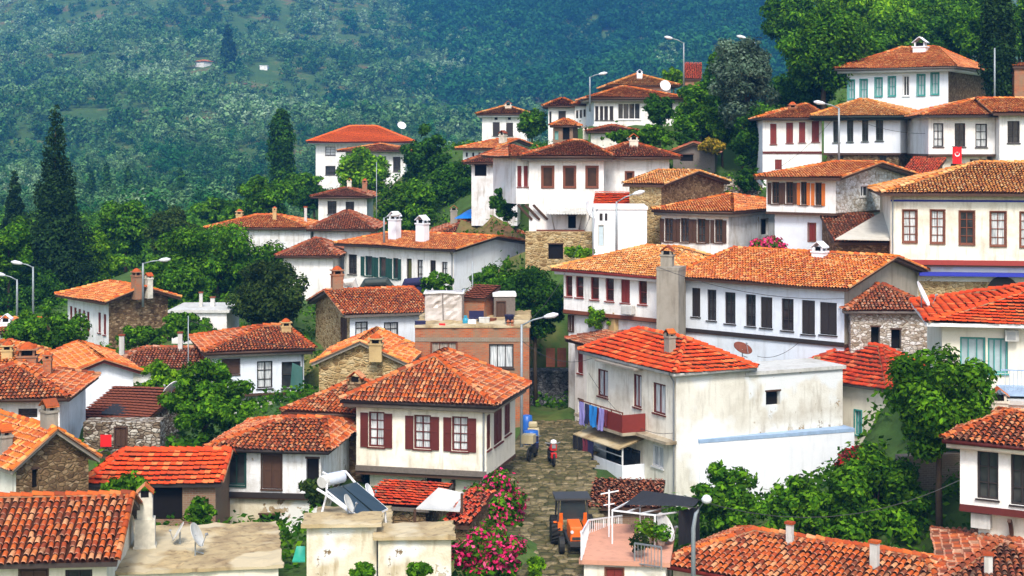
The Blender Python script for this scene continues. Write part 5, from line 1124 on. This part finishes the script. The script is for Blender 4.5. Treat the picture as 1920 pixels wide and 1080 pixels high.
dish('slanted dish facing away on the flat concrete roof nearest the edge of it', 366, 1004, 51, .38, 82, 25, .5, 'palegrey'); dish('smaller dish beside the tapered cream chimney', 337, 998, 52.5, .32, -80, 30, .45, 'palegrey')
dish('white dish standing behind the solar collector', 691, 922, 57, .28, 78, 25, .6); dish('upright dish leaning against the solar collector front', 652, 945, 52.3, .3, 80, 25, .5, 'palegrey')
dish('pale dish beside the long leaved tree', 321, 730, 75, .42, -115, 40, .5); dish('tall white dish on the gutter of the glazed balcony house', 1728, 556, 66, .6, 70, 25, .6)
dish('large grey dish under the netting pergola', 1244, 990, 56.5, .5, 60, 28, .5, 'palegrey'); dish('small white dish over the apartment building roof', 753, 236, 203, .55, 20, 40, 1.2); dish('round dish on the pillared ridge house roof', 1247, 161, 133, .45, 10, 25, .5)
dish('rusted dish lying at the flat tile roof corner', 1392, 655, 76.5, .45, 30, 60, .3, 'terracotta_dark'); dish('white dish by the low white block door', 1105, 394, 92, .5, 60, 20, .4)

# flags and cloths
def sail(label, name, pts, mat, sag=.25, n=10, cat='awning'):
    a, b_, c, d = [P(*p) for p in pts]; o = a.copy(); mb = MB()
    g = lambda s, t: (a.lerp(b_, s)).lerp(d.lerp(c, s), t)-o-Vector((0, 0, sag*math.sin(math.pi*s)*math.sin(math.pi*t)))
    for i in range(n):
        for j in range(n): mb.poly([g(i/n, j/n), g((i+1)/n, j/n), g((i+1)/n, (j+1)/n), g(i/n, (j+1)/n)])
    for i in range(n):
        mb.poly([g(i/n, 0), g((i+1)/n, 0), g((i+1)/n, 0)-Vector((0, 0, .04)), g(i/n, 0)-Vector((0, 0, .04))])
    ob = mb.build(name, mat, smooth=True); ob.location = o; return tag(ob, label, cat)
def flag(label, u0, v0, u1, v1, D):
    a = P(u0, v0, D); b_ = P(u1, v1, D); w = b_.x-a.x; h = a.z-b_.z
    r = thing('flag', label, 'flag', (a.x, a.y, b_.z), 0, None)
    mb = MB(); n = 8
    f = lambda i: (w*i/n, .05*math.sin(i*1.4)*w)
    for i in range(n): mb.poly([(*f(i), 0), (*f(i+1), 0), (*f(i+1), h), (*f(i), h)])
    mb.build('cloth', 'flag_red', r)
    # crescent and star (hung vertically, seen upright)
    mb = MB(); cx, cz, R1 = w*.5, h*.56, w*.27; Rr2 = R1*.78; off = R1*.3; y = -.07*w-.01
    N = 16; out = [(cx+R1*math.cos(t), cz+R1*math.sin(t)) for t in [R_(-52+284*0)+R_(0)]*0]
    A0, A1 = R_(-140), R_(320-0)
    o1 = [(cx+math.cos(R_(120+300*i/N))*R1, cz+math.sin(R_(120+300*i/N))*R1) for i in range(N+1)]
    i1 = [(cx+math.cos(R_(120+300*i/N))*Rr2, cz-off*-1*.0+off*.9+math.sin(R_(120+300*i/N))*Rr2) for i in range(N+1)]
    for i in range(N): mb.poly([(o1[i][0], y, o1[i][1]), (o1[i+1][0], y, o1[i+1][1]), (i1[i+1][0], y, i1[i+1][1]), (i1[i][0], y, i1[i][1])])
    sc = (cx, cz+R1*.72); sp = []
    for k in range(10): rr_ = R1*(.36 if k % 2 == 0 else .14); t = math.pi/2+math.pi*k/5; sp.append((sc[0]+math.cos(t)*rr_, y-.002, sc[1]+math.sin(t)*rr_))
    for k in range(0, 10, 2): mb.poly([sp[k-1], sp[k], sp[k+1], (sc[0], y-.002, sc[1])])
    mb.poly([sp[1], sp[3], sp[5], sp[7], sp[9]])
    mb.build('emblem', 'cloth_white', r)
    mb = MB(); mb.tube([(-.06, 0, h+.01), (w+.06, 0, h+.01)], .02, 5); mb.build('rod', 'iron', r)
    return r
flag('red flag with white crescent and star hung below a curtained window', 1786, 275, 1803, 307, 99.2)
sail('red cloth hung by the plank gate of the rubble wall', 'hanging_cloth', [(188, 836, 67.5), (209, 836, 67.5), (209, 815, 67.5), (188, 815, 67.5)], 'flag_red', .04, cat='cloth')

# wires
def wire(label, a, b_, sag, r=.012):
    a = P(*a); b_ = P(*b_); mb = MB(); mb.tube([a.lerp(b_, t/10)-Vector((0, 0, sag*4*(t/10)*(1-t/10))) for t in range(11)], r, 4)
    return tag(mb.build('cable', 'iron'), label, 'cable')
wire('drooping cable between the street lamp and tall white house', (978, 612, 77), (1112, 390, 90), 1.0); wire('cable crossing in front of the green black windows', (1573, 210, 100), (1430, 330, 107), .5); wire('cable from the lamp toward the flag house', (1573, 210, 100), (1745, 250, 101), .4)
wire('sagging cable over the ochre gable toward the pole', (353, 600, 78), (775, 640, 83.5), .9, .014); wire('long cable stretched before the long golden roofed house', (1231, 500, 82), (1583, 560, 77.5), .5, .014)
wire('thin cable from the lane lamp to the laundry house', (980, 640, 77), (1110, 672, 77.5), .5); wire('cable hanging down the blank laundry house front', (1104, 700, 78), (1262, 812, 70.6), .9); wire('cable crossing above the mottled front roof', (1300, 935, 50.6), (1800, 900, 54), .9)
wire('cable running over the dark red flat tile roof to the black band', (1500, 640, 72), (1420, 668, 77), .3)

for hs_, sd, u, lab in ((RH, 'F', 1266, 0), (ch_, 'F', 910, 0), (wm_, 'F', 569, 0), (oh, 'F', 404+3, 0), (rb, 'F', 1672, 0), (om, 'F', 850, 0)):
    s, _ = hs_.hit(sd, u, 700); M_ = hs_.fmat(sd, 0); mb = MB(M_); s = min(max(s, .1), hs_.w-.1); mb.tube([(s, -.3, hs_.h-.02), (s, -.07, hs_.h-.4), (s, -.07, -.5)], .045, 6); mb.build('drain_pipe', 'metal_grey', hs_.root)
# water tank wrapped in sheeting, rooftop clutter on the brick house
a = P(797, 607, 86.5); b_ = P(866, 547, 86.5); w = b_.x-a.x; h = b_.z-a.z
r = thing('water_tank', 'big square tank wrapped in crinkled pale sheeting on the brick house roof', 'water tank', (a.x, 86.5, a.z-.1))
mb = MB(); n = 9; rg = np.random.default_rng(3)
J = rg.normal(0, .035, (4, n+1, n+1))
def face(k, i, j):
    s, t = i/n, j/n; d = J[k][i][j] if 0 < i < n and 0 < j < n else 0
    sw = .05*math.sin(t*9)*(.5 if 0 < i < n else 0)
    return [(w*s, -d-sw, h*t), (w+d+sw, w*s, h*t), (w*(1-s), w+d, h*t), (-d, w*(1-s), h*t)][k]
for k in range(4):
    for i in range(n):
        for j in range(n): mb.poly([face(k, i, j), face(k, i+1, j), face(k, i+1, j+1), face(k, i, j+1)])
mb.poly([(0, 0, h), (w, 0, h), (w, w, h), (0, w, h)]); mb.build('wrapping', 'plastic_wrap', r, smooth=False)
mb = MB(); mb.tube([(-.03, -.05, h), (w*.5, -.07, h+.08), (w+.05, -.05, h), (w+.05, w, h+.02)], .07, 8); mb.tube([(-.03, -.04, h), (-.04, w, h)], .06, 8); mb.build('top_edge', 'cloth_white', r, smooth=True)
mb = MB(); mb.tube([(w*.5, -.09, 0), (w*.48, -.1, h)], .025, 5); mb.tube([(w+.08, -.08, 0), (w+.08, -.06, h)], .05, 6); mb.build('strap', 'wood_grey', r)
H('shed', 'small brick hut standing on the flat brick house roof', 'shed', 868, 908, 88, -20, 560, 606, uB=935, ref='R', roof='shed', rise=.5, ov=.1, tm='terracotta_dark', ts='f', wm='brick_red', ext=.2, ctrl=False)
H('shed', 'rooftop cupboard hut with a grey plank door and white lintel', 'shed', 926, 966, 88.3, 2, 556, 606, dep=1.6, ref='R', roof='flat', ov=.06, top='white_paint', wm='wood_grey', wins=[('F', 932, 566, 947, 604, 'door')], ext=.2, ctrl=False)
def gas(label, u, v, D, m='gas_blue'):
    p = P(u, v, D); r = thing('gas_bottle', label, 'gas bottle', p); mb = MB(); mb.lathe((0, 0, 0), [(.13, 0), (.16, .03), (.16, .4), (.12, .5), (.05, .54)], 12); mb.build('body', m, r, smooth=True)
    mb = MB(); mb.lathe((0, 0, .54), [(.09, 0), (.09, .1)], 8); mb.build('collar', m, r); return r
gas('teal blue gas bottle standing beside the wrapped tank', 873, 614, 85)
p = P(893, 610, 86); mb = MB(Matrix.Translation(p))
for i in range(4): mb.bar((-.3+.2*i, 0, 0), (-.28+.2*i, .1, .55), .05)
mb.box(-.4, -.1, .35, .4, .35, .42); mb.box(-.4, .3, .42, .4, .36, .75); tag(mb.build('garden_bench', 'navy_cloth'), 'dark bench among the clutter on the brick house roof', 'bench')
p = P(955, 605, 84.7); mb = MB(Matrix.Translation(p)); mb.lathe((0, 0, 0), [(.2, 0), (.26, .4), (.27, .42)], 12); tag(mb.build('bucket', 'navy_cloth', smooth=True), 'dark blue bucket at the roof edge below the plank hut', 'bucket')
p = P(950, 614, 84.1); mb = MB(Matrix.Translation(p))
for i in range(2): mb.box(i*.22, 0, 0, i*.22+.16, .16, .2); mb.lathe((i*.22+.08, .08, .2), [(.05, 0), (.12, .1), (.02, .2)], 7)
tag(mb.build('flower_pot', 'brick_red'), 'small pair of pots on the parapet of the brick house', 'flower pot')

# solar water heater
o = P(668, 975, 53.5); r = thing('solar_water_heater', 'rooftop solar heater with white drum and black tilted panels', 'solar heater', o, R_(-24))
s0 = P(616, 905, 53.5)-o
u_ = Vector((1, 0, 0)); mat_ = Matrix.Rotation(R_(24), 4, 'Z')
def q(u, v, D): return mat_ @ (P(u, v, D)-o)
A, Bq, Cq, Dq = q(612, 920, 53.8), q(668, 906, 55), q(726, 955, 53.4), q(680, 975, 52.0)
mb = MB(); nrm = (Bq-A).cross(Dq-A).normalized(); nrm = -nrm if nrm.z < 0 else nrm
e = (Bq-A); L2 = (Dq-A)
for k in (0, 1):
    a0 = A+e*(.5*k+.01); a1 = A+e*(.5*k+.48); b1 = a1+(Cq-Bq)*1.0; b0 = a0+(Dq-A).lerp(Cq-Bq, .5*k)
    mb.poly([a0+nrm*.05, a1+nrm*.05, b1+nrm*.05, b0+nrm*.05]); mb.poly([a0-nrm*.04, a1-nrm*.04, b1-nrm*.04, b0-nrm*.04])
    for s_, t_ in ((a0, a1), (a1, b1), (b1, b0), (b0, a0)): mb.poly([s_-nrm*.04, t_-nrm*.04, t_+nrm*.05, s_+nrm*.05])
mb.build('collector_panel', 'panel_black', r)
mb = MB()
for s_, t_ in ((A, Dq), (Bq, Cq), (A, Bq), (Dq, Cq)): mb.bar(s_, t_, .05)
mb.tube([q(595, 917, 53.9), q(608, 925, 53.7), q(680, 978, 52)], .045, 7); mb.tube([q(606, 886, 54.5), q(614, 890, 54.3), q(612, 930, 54), q(602, 968, 53.9)], .04, 7); mb.tube([q(640, 884, 55), q(648, 884, 55), q(668, 908, 55)], .045, 7)
mb.tube([q(722, 960, 53.4), q(724, 985, 53.4)], .03, 6); mb.build('frame', 'white_paint', r)
mb = MB(); c0, c1 = q(612, 900, 54.4), q(645, 893, 54.8); dd = (c1-c0).normalized(); mb.tube([c0-dd*.04, c0, c0+dd*.05, c1-dd*.05, c1, c1+dd*.03], [.1, .18, .21, .21, .18, .08], 20); mb.build('water_drum', 'tank_white', r, smooth=True)
mb = MB(); mb.tube([q(603, 905, 54.2), q(611, 901, 54.4)], [.2, .22], 12); mb.build('drum_cap', 'palegrey', r)
mb = MB(); 
for i in range(3): pc_ = q(629+i*4, 899-i*.7, 53.8); mb.box(pc_.x-.025, pc_.y-.3, pc_.z-.05, pc_.x+.03, pc_.y-.0, pc_.z+.06)
# canvas awning
sail('sagging off white canvas stretched under the corner house beside the lane', 'canvas_awning', [(780, 953, 57), (862, 958, 57), (870, 924, 59.3), (822, 914, 59.3)], 'canvas', .3)
mb = MB()
for u, v, D in ((866, 925, 57.5), (778, 955, 57)): pp = P(u, v, D); mb.bar(pp, pp-Vector((0, 0, 1.6)), .09)
tag(mb.build('awning_post', 'wood_dark'), 'dark wooden posts holding up the sagging canvas', 'posts')
sail('big slanting beige canvas between the rubble gable and large cream house', 'canvas_roof', [(1566, 448, 84), (1668, 450, 84), (1668, 392, 90), (1655, 396, 90)], 'beigecloth', .05, cat='awning')
sail('crumpled bright blue tarpaulin over the brown mixed tile roof', 'tarpaulin', [(852, 409, 119.5), (930, 408, 119.5), (905, 396, 123), (875, 396, 123)], 'blue_tarp', -.45, cat='tarpaulin')
sail('dark green cloth hanging in front of the dark window', 'hanging_cloth', [(544, 725, 83.5), (568, 735, 83.5), (567, 688, 84), (548, 680, 84)], 'green_tarp', .2, cat='cloth')
sail('black plastic sheet draped on the rusty shed roof', 'plastic_sheet', [(190, 775, 73), (262, 780, 73), (240, 757, 76), (195, 753, 76)], 'black_net', -.25, cat='sheet')
sail('mint green plastic sheet folded beside the peeling wall', 'plastic_sheet', [(548, 1052, 51.5), (572, 1052, 51.5), (572, 1024, 52), (556, 1024, 52)], 'mint_plastic', .1, cat='sheet')
# pergola with black netting
o = P(1240, 1010, 57); r = thing('pergola', 'metal pergola covered with black shade netting on the terrace', 'pergola', o)
def pq(u, v, D): return P(u, v, D)-o
mb = MB(); cs = [pq(1148, 957, 56.5), pq(1228, 966, 56.0), pq(1308, 955, 59.5), pq(1200, 930, 60.5)]
for i in range(4): mb.bar(cs[i], cs[(i+1) % 4], .05)
for c in cs: mb.bar(c, (c.x, c.y, -.6), .05)
for t in (.33, .66): mb.bar(cs[0].lerp(cs[1], t), cs[3].lerp(cs[2], t), .04)
mb.build('frame', 'white_paint', r)
mb = MB(); N_ = 10
c0, c1, c2, c3 = pq(1170, 955, 57), pq(1300, 958, 57.5), pq(1312, 942, 61), pq(1205, 927, 61)
g = lambda s, t: c0.lerp(c1, s).lerp(c3.lerp(c2, s), t)+Vector((0, 0, .16-.12*abs(math.sin(s*9))*math.sin(t*3.1)))
for i in range(N_):
    for j in range(N_): mb.poly([g(i/N_, j/N_), g((i+1)/N_, j/N_), g((i+1)/N_, (j+1)/N_), g(i/N_, (j+1)/N_)])
d0, d1 = pq(1272, 958, 57.3), pq(1312, 950, 59.5)
for i in range(8):
    f = lambda s, z: d0.lerp(d1, s)+Vector((0, .06*math.sin(s*22), z))
    mb.poly([f(i/8, 0), f((i+1)/8, 0), f((i+1)/8, -1.25), f(i/8, -1.25)])
mb.build('netting', 'black_net', r, smooth=True)
# terrace railing
def railing(label, pts, h=.9, step=.13, mat='white_paint'):
    pts = [P(*p) for p in pts]; o = pts[0].copy(); mb = MB()
    for a, b_ in zip(pts, pts[1:]):
        a = a-o; b_ = b_-o; L = (b_-a).length; n = max(1, int(L/step))
        mb.bar(a+Vector((0, 0, h)), b_+Vector((0, 0, h)), .05); mb.bar(a+Vector((0, 0, .08)), b_+Vector((0, 0, .08)), .035)
        for i in range(n+1): c = a.lerp(b_, i/n); mb.bar(c, c+Vector((0, 0, h)), .022 if i % 8 else .05)
    ob = mb.build('railing', mat); ob.location = o; return tag(ob, label, 'railing')
railing('white metal railing along the lane side of the pink terrace', [(1090, 1050, 54), (1104, 1022, 58), (1166, 1012, 60)]); railing('short white railing near the potted plants on the terrace', [(1200, 1012, 58), (1226, 1012, 58)])
railing('iron railing at the terrace end by the mottled roof', [(1190, 1060, 54.2), (1240, 1068, 53.6)], .75, .12, 'metal_grey')
p = P(1142, 1010, 57.5); mb = MB(Matrix.Translation(p)); mb.tube([(0, 0, -1), (0, 0, 1.75)], .035, 6); mb.tube([(-.3, 0, 1.6), (.35, 0, 1.72)], .025, 5); mb.tube([(-.2, 0, 1.2), (.2, 0, 1.26)], .02, 5); tag(mb.build('antenna', 'white_paint'), 'white mast antenna at the front of the pergola', 'antenna')
def pot_plant(label, u, v, D, m, s=.35):
    p = P(u, v, D); r = thing('potted_plant', label, 'potted plant', p, 0, 'potted plants on the terrace'); mb = MB(); mb.lathe((0, 0, 0), [(.13*s/.35, 0), (.18*s/.35, .25*s/.35), (.2*s/.35, .27*s/.35)], 10); mb.build('pot', 'palegrey', r, smooth=True)
    rg = np.random.default_rng(int(u)); V, uv = leaf_cloud(rg, np.array([[0, 0, .5*s/.35]]), np.array([s]), 260, .08); mesh_np('foliage', V, np.arange(len(V)).reshape(-1, 4), m, uv, r)
pot_plant('yellow green potted plant on the terrace', 1212, 1022, 56, 'leaf_bright', .4); pot_plant('orange flowering pot behind the railing', 1222, 1018, 56.6, 'leaf_yellow', .25); pot_plant('dark leafed pot next to the large grey dish', 1240, 1022, 55.6, 'leaf_green', .3); pot_plant('trailing pot at the terrace corner', 1200, 1040, 54.6, 'leaf_brownish', .3)
p = P(1238, 1020, 58.3); mb = MB(Matrix.Translation(p)); mb.lathe((0, 0, 0), [(.3, 0), (.36, .35), (.38, .37)], 12); tag(mb.build('tub', 'teal', smooth=True), 'dark teal tub at the back of the terrace', 'tub')

for lab, u, v, D, m, sz in (('grey crate among the roof clutter by the tank', 908, 606, 85.5, 'palegrey', .28), ('white folded sheet on the brick roof edge', 884, 608, 85, 'cloth_white', .22), ('brown box near the plank hut door', 921, 606, 86.5, 'wood_brown', .25), ('dark bundle at the foot of the wrapped tank', 788, 612, 84.6, 'navy_cloth', .26), ('red basin on the parapet of the brick house', 829, 613, 84.3, 'flag_red', .16)):
    p_ = P(u, v, D); mb = MB(Matrix.Rotation(random.uniform(-.5, .5), 4, 'Z')); mb.box(-sz, -sz*.7, 0, sz, sz*.7, sz*1.1); mb.box(-sz*1.06, -sz*.76, sz*.95, sz*1.06, sz*.76, sz*1.12); ob = mb.build('basin' if 'basin' in lab else 'bundle' if 'bundle' in lab or 'sheet' in lab else 'box', m, bevel=.05); ob.location = p_; tag(ob, lab, 'box' if 'crate' in lab or 'box' in lab else 'household item')
# tractor seen from the front
o = P(1075, 1035, 58.5); r = thing('tractor', 'orange fronted tractor with dark cab parked in the lane', 'tractor', (o.x, o.y, lane_at(58.5)[0].z+.05), R_(4)); r.scale = (.84, .84, .84)
mb = MB(); mb.box(-.27, -1.3, .55, .27, .2, 1.2); mb.box(-.24, -1.36, .6, .24, -1.3, 1.15); mb.build('hood', 'tractor_orange', r, bevel=.04)
mb = MB(); mb.box(-.2, -1.38, .66, .2, -1.36, .78); mb.box(-.34, -1.2, .42, .34, .9, .56); mb.box(-.3, -1.5, .4, .3, -1.36, .6); mb.build('chassis', 'iron', r)
for sx in (-1, 1): mb = MB(); mb.box(sx*.62-.22, .25, 1.02, sx*.62+.16, 1.25, 1.07); mb.box(sx*.56-.1, .18, .7, sx*.56+.1, .26, 1.07); mb.poly([(sx*.42, .2, .95), (sx*.62, .2, 1.0), (sx*.6, .05, 1.5), (sx*.46, .05, 1.5)]); mb.build('mudguard', 'tractor_orange', r)
mb = MB()
for sx in (-1, 1):
    for y in (.2, 1.25): mb.bar((sx*.66, y, 1.1), (sx*.6, y, 2.05), .07)
mb.box(-.78, .0, 2.05, .78, 1.45, 2.13); mb.bar((-.6, .2, 1.2), (.6, .2, 1.2), .06); mb.build('cab_frame', 'iron', r)
mb = MB(); mb.poly([(-.56, .19, 1.24), (.56, .19, 1.24), (.52, .19, 2.02), (-.52, .19, 2.02)]); mb.build('windscreen', 'panel_black', r)
for sx in (-1, 1):
    mb = MB(); mb.tube([(sx*.55, .75, .62), (sx*.92, .75, .62)], .58, 22)
    for i in range(22):
        t = 2*math.pi*i/22; mb.bar((sx*.55, .75+.6*math.cos(t), .62+.6*math.sin(t)), (sx*.92, .75+.6*math.cos(t+.18), .62+.6*math.sin(t+.18)), .06)
    mb.build('wheel', 'rubber', r)
    mb = MB(); mb.tube([(sx*.5, -.95, .36), (sx*.72, -.95, .36)], .36, 18); mb.build('wheel', 'rubber', r)
    mb = MB(); mb.tube([(sx*.2, -1.4, 1.0), (sx*.2, -1.35, 1.0)], .07, 10); mb.build('headlight', 'lamp_white', r)
for c in r.children:
    pass
# motorcycles
def moto(label, u, v, D, rz, m, box=None):
    p = P(u, v, D); c = lane_at(D)[0]; r = thing('motorcycle', label, 'motorcycle', (p.x, D, c.z+.07), R_(rz), None)
    for y in (-.6, .6):
        mb = MB()
        pts = [(0, y+.27*math.cos(t*math.pi/10), .3+.27*math.sin(t*math.pi/10)) for t in range(21)]; mb.tube(pts, .055, 6, caps=False); mb.tube([(-.05, y, .3), (.05, y, .3)], .1, 8); mb.build('wheel', 'rubber', r, smooth=True)
    mb = MB(); mb.box(-.12, -.3, .3, .12, .25, .55); mb.bar((0, -.6, .3), (0, -.45, .95), .06); mb.bar((0, .6, .3), (0, .1, .5), .06); mb.bar((0, -.4, .8), (0, .5, .75), .08); mb.build('frame', 'iron', r)
    mb = MB(); mb.lathe((0, -.15, .62), [(.02, 0), (.14, .04), (.15, .15), (.05, .24)], 12); mb.box(-.13, -.72, .38, .13, -.5, .62); mb.box(-.14, -.62, .7, .14, -.46, .98); mb.build('fairing', m, r, smooth=False, bevel=.02)
    mb = MB(); mb.box(-.13, .0, .76, .13, .6, .86); mb.build('seat', 'rubber', r, bevel=.03)
    mb = MB(); mb.tube([(-.34, -.3, 1.02), (-.1, -.46, .98), (.1, -.46, .98), (.34, -.3, 1.02)], .02, 6); mb.box(-.09, -.66, .82, .09, -.6, .96); mb.build('handlebar', 'metal_grey', r)
    if box: mb = MB(); mb.box(-.28, .4, .86, .28, .95, 1.25); mb.build('crate', box, r)
    return r
moto('dark motorcycle with a tan cargo crate on its rack', 998, 862, 73.5, 165, 'navy_cloth', 'crate_tan'); mr_ = moto('motorcycle with a red and white fairing facing down the lane', 1034, 872, 72.2, 8, 'moto_red')
mb = MB(); mb.lathe((0, -.55, .98), [(.1, 0), (.16, .07), (.12, .18), (.02, .22)], 12); mb.build('windshield', 'cloth_white', mr_, smooth=True)
def barrel(label, u, D, m, R=.3, h=.85, tilt=0, dx=0):
    c = lane_at(D)[0]; p = P(u, 0, D); mb = MB(); mb.lathe((0, 0, 0), [(R*.9, 0), (R, .05), (R*1.03, h*.33), (R, h*.35), (R*1.03, h*.66), (R, h*.68), (R*.95, h-.03), (R*.6, h)], 16)
    ob = mb.build('barrel', m, smooth=True); ob.location = (p.x, D, c.z+.06); return tag(ob, label, 'barrel', 'blue plastic barrels in the lane')
barrel('round blue plastic barrel beside the lamp pole in the lane', 996, 78, 'blue_plastic', .36, .7); barrel('tall dark blue barrel behind the round blue one', 988, 81.5, 'blue_plastic', .28, 1.0)
mb = MB(); mb.box(-.3, -.2, 0, .3, .2, .5); mb.box(-.25, -.15, .5, .2, .15, .8); ob = mb.build('sack_pile', 'crate_tan', bevel=.08); ob.location = (P(1000, 0, 81).x, 80.5, lane_at(80.5)[0].z+.05); tag(ob, 'tan sacks leaning against the blue barrels', 'sacks')
# laundry on RH balconies
def cloth_piece(label, name, s, w, zt, L, mat, out=1.28, parent_h=RH, grp='washing hung on the white corner house'):
    M = parent_h.fmat('F', 0); Wm = parent_h.W @ M; mb = MB(Wm); n = 5; ph = random.random()*6
    f = lambda i, j: (s+w*i/n+(.04*math.sin(j*1.3+ph) if j else 0), -out-.04*math.sin(i*2.3+ph+j*.5), zt-L*j/4*(1-.08*abs(math.sin(i+ph))))
    for i in range(n):
        for j in range(4): mb.poly([f(i, j), f(i+1, j), f(i+1, j+1), f(i, j+1)])
    ob = mb.build(name, mat, smooth=True); return tag(ob, label, 'laundry', grp)
L_ = sB-sA
cloth_piece('blue violet striped shirt first on the upper balcony line', 'shirt', sA+.05, .55, zt_+.92, 1.15, 'lilac_cloth'); cloth_piece('dark garment beside the striped shirt on the upper balcony', 'shirt', sA+.65, .35, zt_+.9, 1.0, 'navy_cloth')
cloth_piece('bright blue shirt in the middle of the upper balcony', 'shirt', sA+1.15, .75, zt_+.9, 1.05, 'blue_cloth'); cloth_piece('pale lilac top after the bright blue shirt', 'shirt', sA+2.0, .5, zt_+.9, 1.1, 'lilac_cloth')
cloth_piece('rust coloured cloth at the end of the upper balcony line', 'towel', sA+2.6, .25, zt_+.9, .8, 'maroon_cloth')
zz_ = zc-.45
cloth_piece('black trousers first under the tin canopy', 'trousers', sA-.3, .38, zz_, 1.5, 'black_cloth', 1.42); cloth_piece('second black trousers under the tin canopy', 'trousers', sA+.15, .4, zz_, 1.35, 'black_cloth', 1.42)
cloth_piece('maroon dark skirt under the tin canopy', 'skirt', sA+.65, .5, zz_, 1.5, 'maroon_cloth', 1.42); cloth_piece('long navy trousers last under the tin canopy', 'trousers', sA+1.25, .6, zz_, 1.4, 'navy_cloth', 1.42)
cloth_piece('bright orange towel hung below the black trousers', 'towel', sA+.05, .5, zz_-1.35, .85, 'orange_cloth', 1.30)
# AC on red window house
mb = MB(cr.W @ cr.fmat('F', 0)); s, z = cr.hit('F', 1172, 588); mb.box(s, -.36, z, s+.75, -.02, z+.5); ob = mb.build('air_conditioner', 'palegrey', bevel=.03); 
bpy.context.view_layer.update(); ob.parent = cr.root; ob.matrix_parent_inverse = cr.root.matrix_world.inverted()
# parked tarps/vehicles glimpsed in front of om
for lab, u0, u1, D, m in (('cream covered stall roof under the green shutters', 640, 668, 100, 'canvas'), ('dark parked car roof glimpsed beneath the olive shutter', 752, 800, 99, 'navy_cloth'), ('greenish sheeted stall in front of the green shutters', 672, 740, 100, 'fascia_green')):
    a = P(u0, 545, D); b_ = P(u1, 529, D); w = b_.x-a.x; mb = MB(Matrix.Translation((a.x, D, a.z-.8)))
    h = b_.z-a.z+.8; mb.tube([(0, .3, h*.55), (w*.2, .3, h*.95), (w*.75, .3, h), (w, .3, h*.6)], [.12, .3, .32, .15], 10); mb.box(.05, 0, 0, w-.05, .9, h*.75)
    tag(mb.build('covered_stall' if m != 'navy_cloth' else 'parked_car', m, smooth=False, bevel=.1), lab, 'stall' if m != 'navy_cloth' else 'car')
# gates at the lane head
for i, u in enumerate((1024, 1045)):
    a = P(u, 688, 93.5); mb = MB(Matrix.Translation(a))
    for k in range(4): mb.box(k*.13, 0, 0, k*.13+.12, .05, 1.1)
    mb.box(0, -.03, .2, .52, 0, .28); mb.box(0, -.03, .8, .52, 0, .88); tag(mb.build('garden_gate', 'wood_brown'), ['rusty brown gate leaf nearer the dark tree', 'rusty brown gate leaf nearer the narrow house'][i], 'gate')

# ================================================================== AIR, LIGHT, CAMERA
mb = MB(); mb.box(-1160, -70, -40, 1160, 1630, 330); hz = mb.build('haze', 'void'); hz.data.materials.clear()
m = bpy.data.materials.new('haze'); m.use_nodes = True; nt = m.node_tree; nt.nodes.remove(nt.nodes['Principled BSDF']); pv = nt.nodes.new('ShaderNodeVolumePrincipled')
pv.inputs['Density'].default_value = .00031; pv.inputs['Color'].default_value = (.09, .38, .88, 1); pv.inputs['Anisotropy'].default_value = .0
nt.links.new(pv.outputs[0], nt.nodes['Material Output'].inputs['Volume']); hz.data.materials.append(m); hz['kind'] = 'stuff'

wd = bpy.data.worlds.new('World'); scene.world = wd; wd.use_nodes = True; nt = wd.node_tree
sky = nt.nodes.new('ShaderNodeTexSky'); sky.sky_type = 'NISHITA'; sky.sun_disc = False; SE, SA = 50, 178
sky.sun_elevation = R_(SE); sky.sun_rotation = R_(SA); sky.air_density = 1.2; sky.dust_density = 3.0
bg = nt.nodes['Background']; bg.inputs['Strength'].default_value = .145; nt.links.new(sky.outputs[0], bg.inputs[0])
sl = bpy.data.lights.new('sun', 'SUN'); sl.energy = 2.0; sl.angle = R_(14); sl.color = (1, .95, .87); so = bpy.data.objects.new('sun', sl); COL.objects.link(so)
dv = Vector((math.sin(R_(SA))*math.cos(R_(SE)), math.cos(R_(SA))*math.cos(R_(SE)), math.sin(R_(SE)))); so.rotation_euler = dv.to_track_quat('Z', 'Y').to_euler(); so.location = (0, 0, 60)
cd = bpy.data.cameras.new('camera'); cd.lens = 36*F/1920; cd.sensor_width = 36; cd.shift_y = -270/1920; cd.clip_end = 4000; cd.clip_start = .5
co = bpy.data.objects.new('camera', cd); co.rotation_euler = (math.pi/2, 0, 0); COL.objects.link(co); scene.camera = co
scene.view_settings.view_transform = 'Standard'; scene.view_settings.look = 'None'; scene.view_settings.exposure = .85; scene.view_settings.gamma = 1
scene.cycles.max_bounces = 6; scene.cycles.diffuse_bounces = 3; scene.cycles.volume_bounces = 1; scene.cycles.transparent_max_bounces = 8
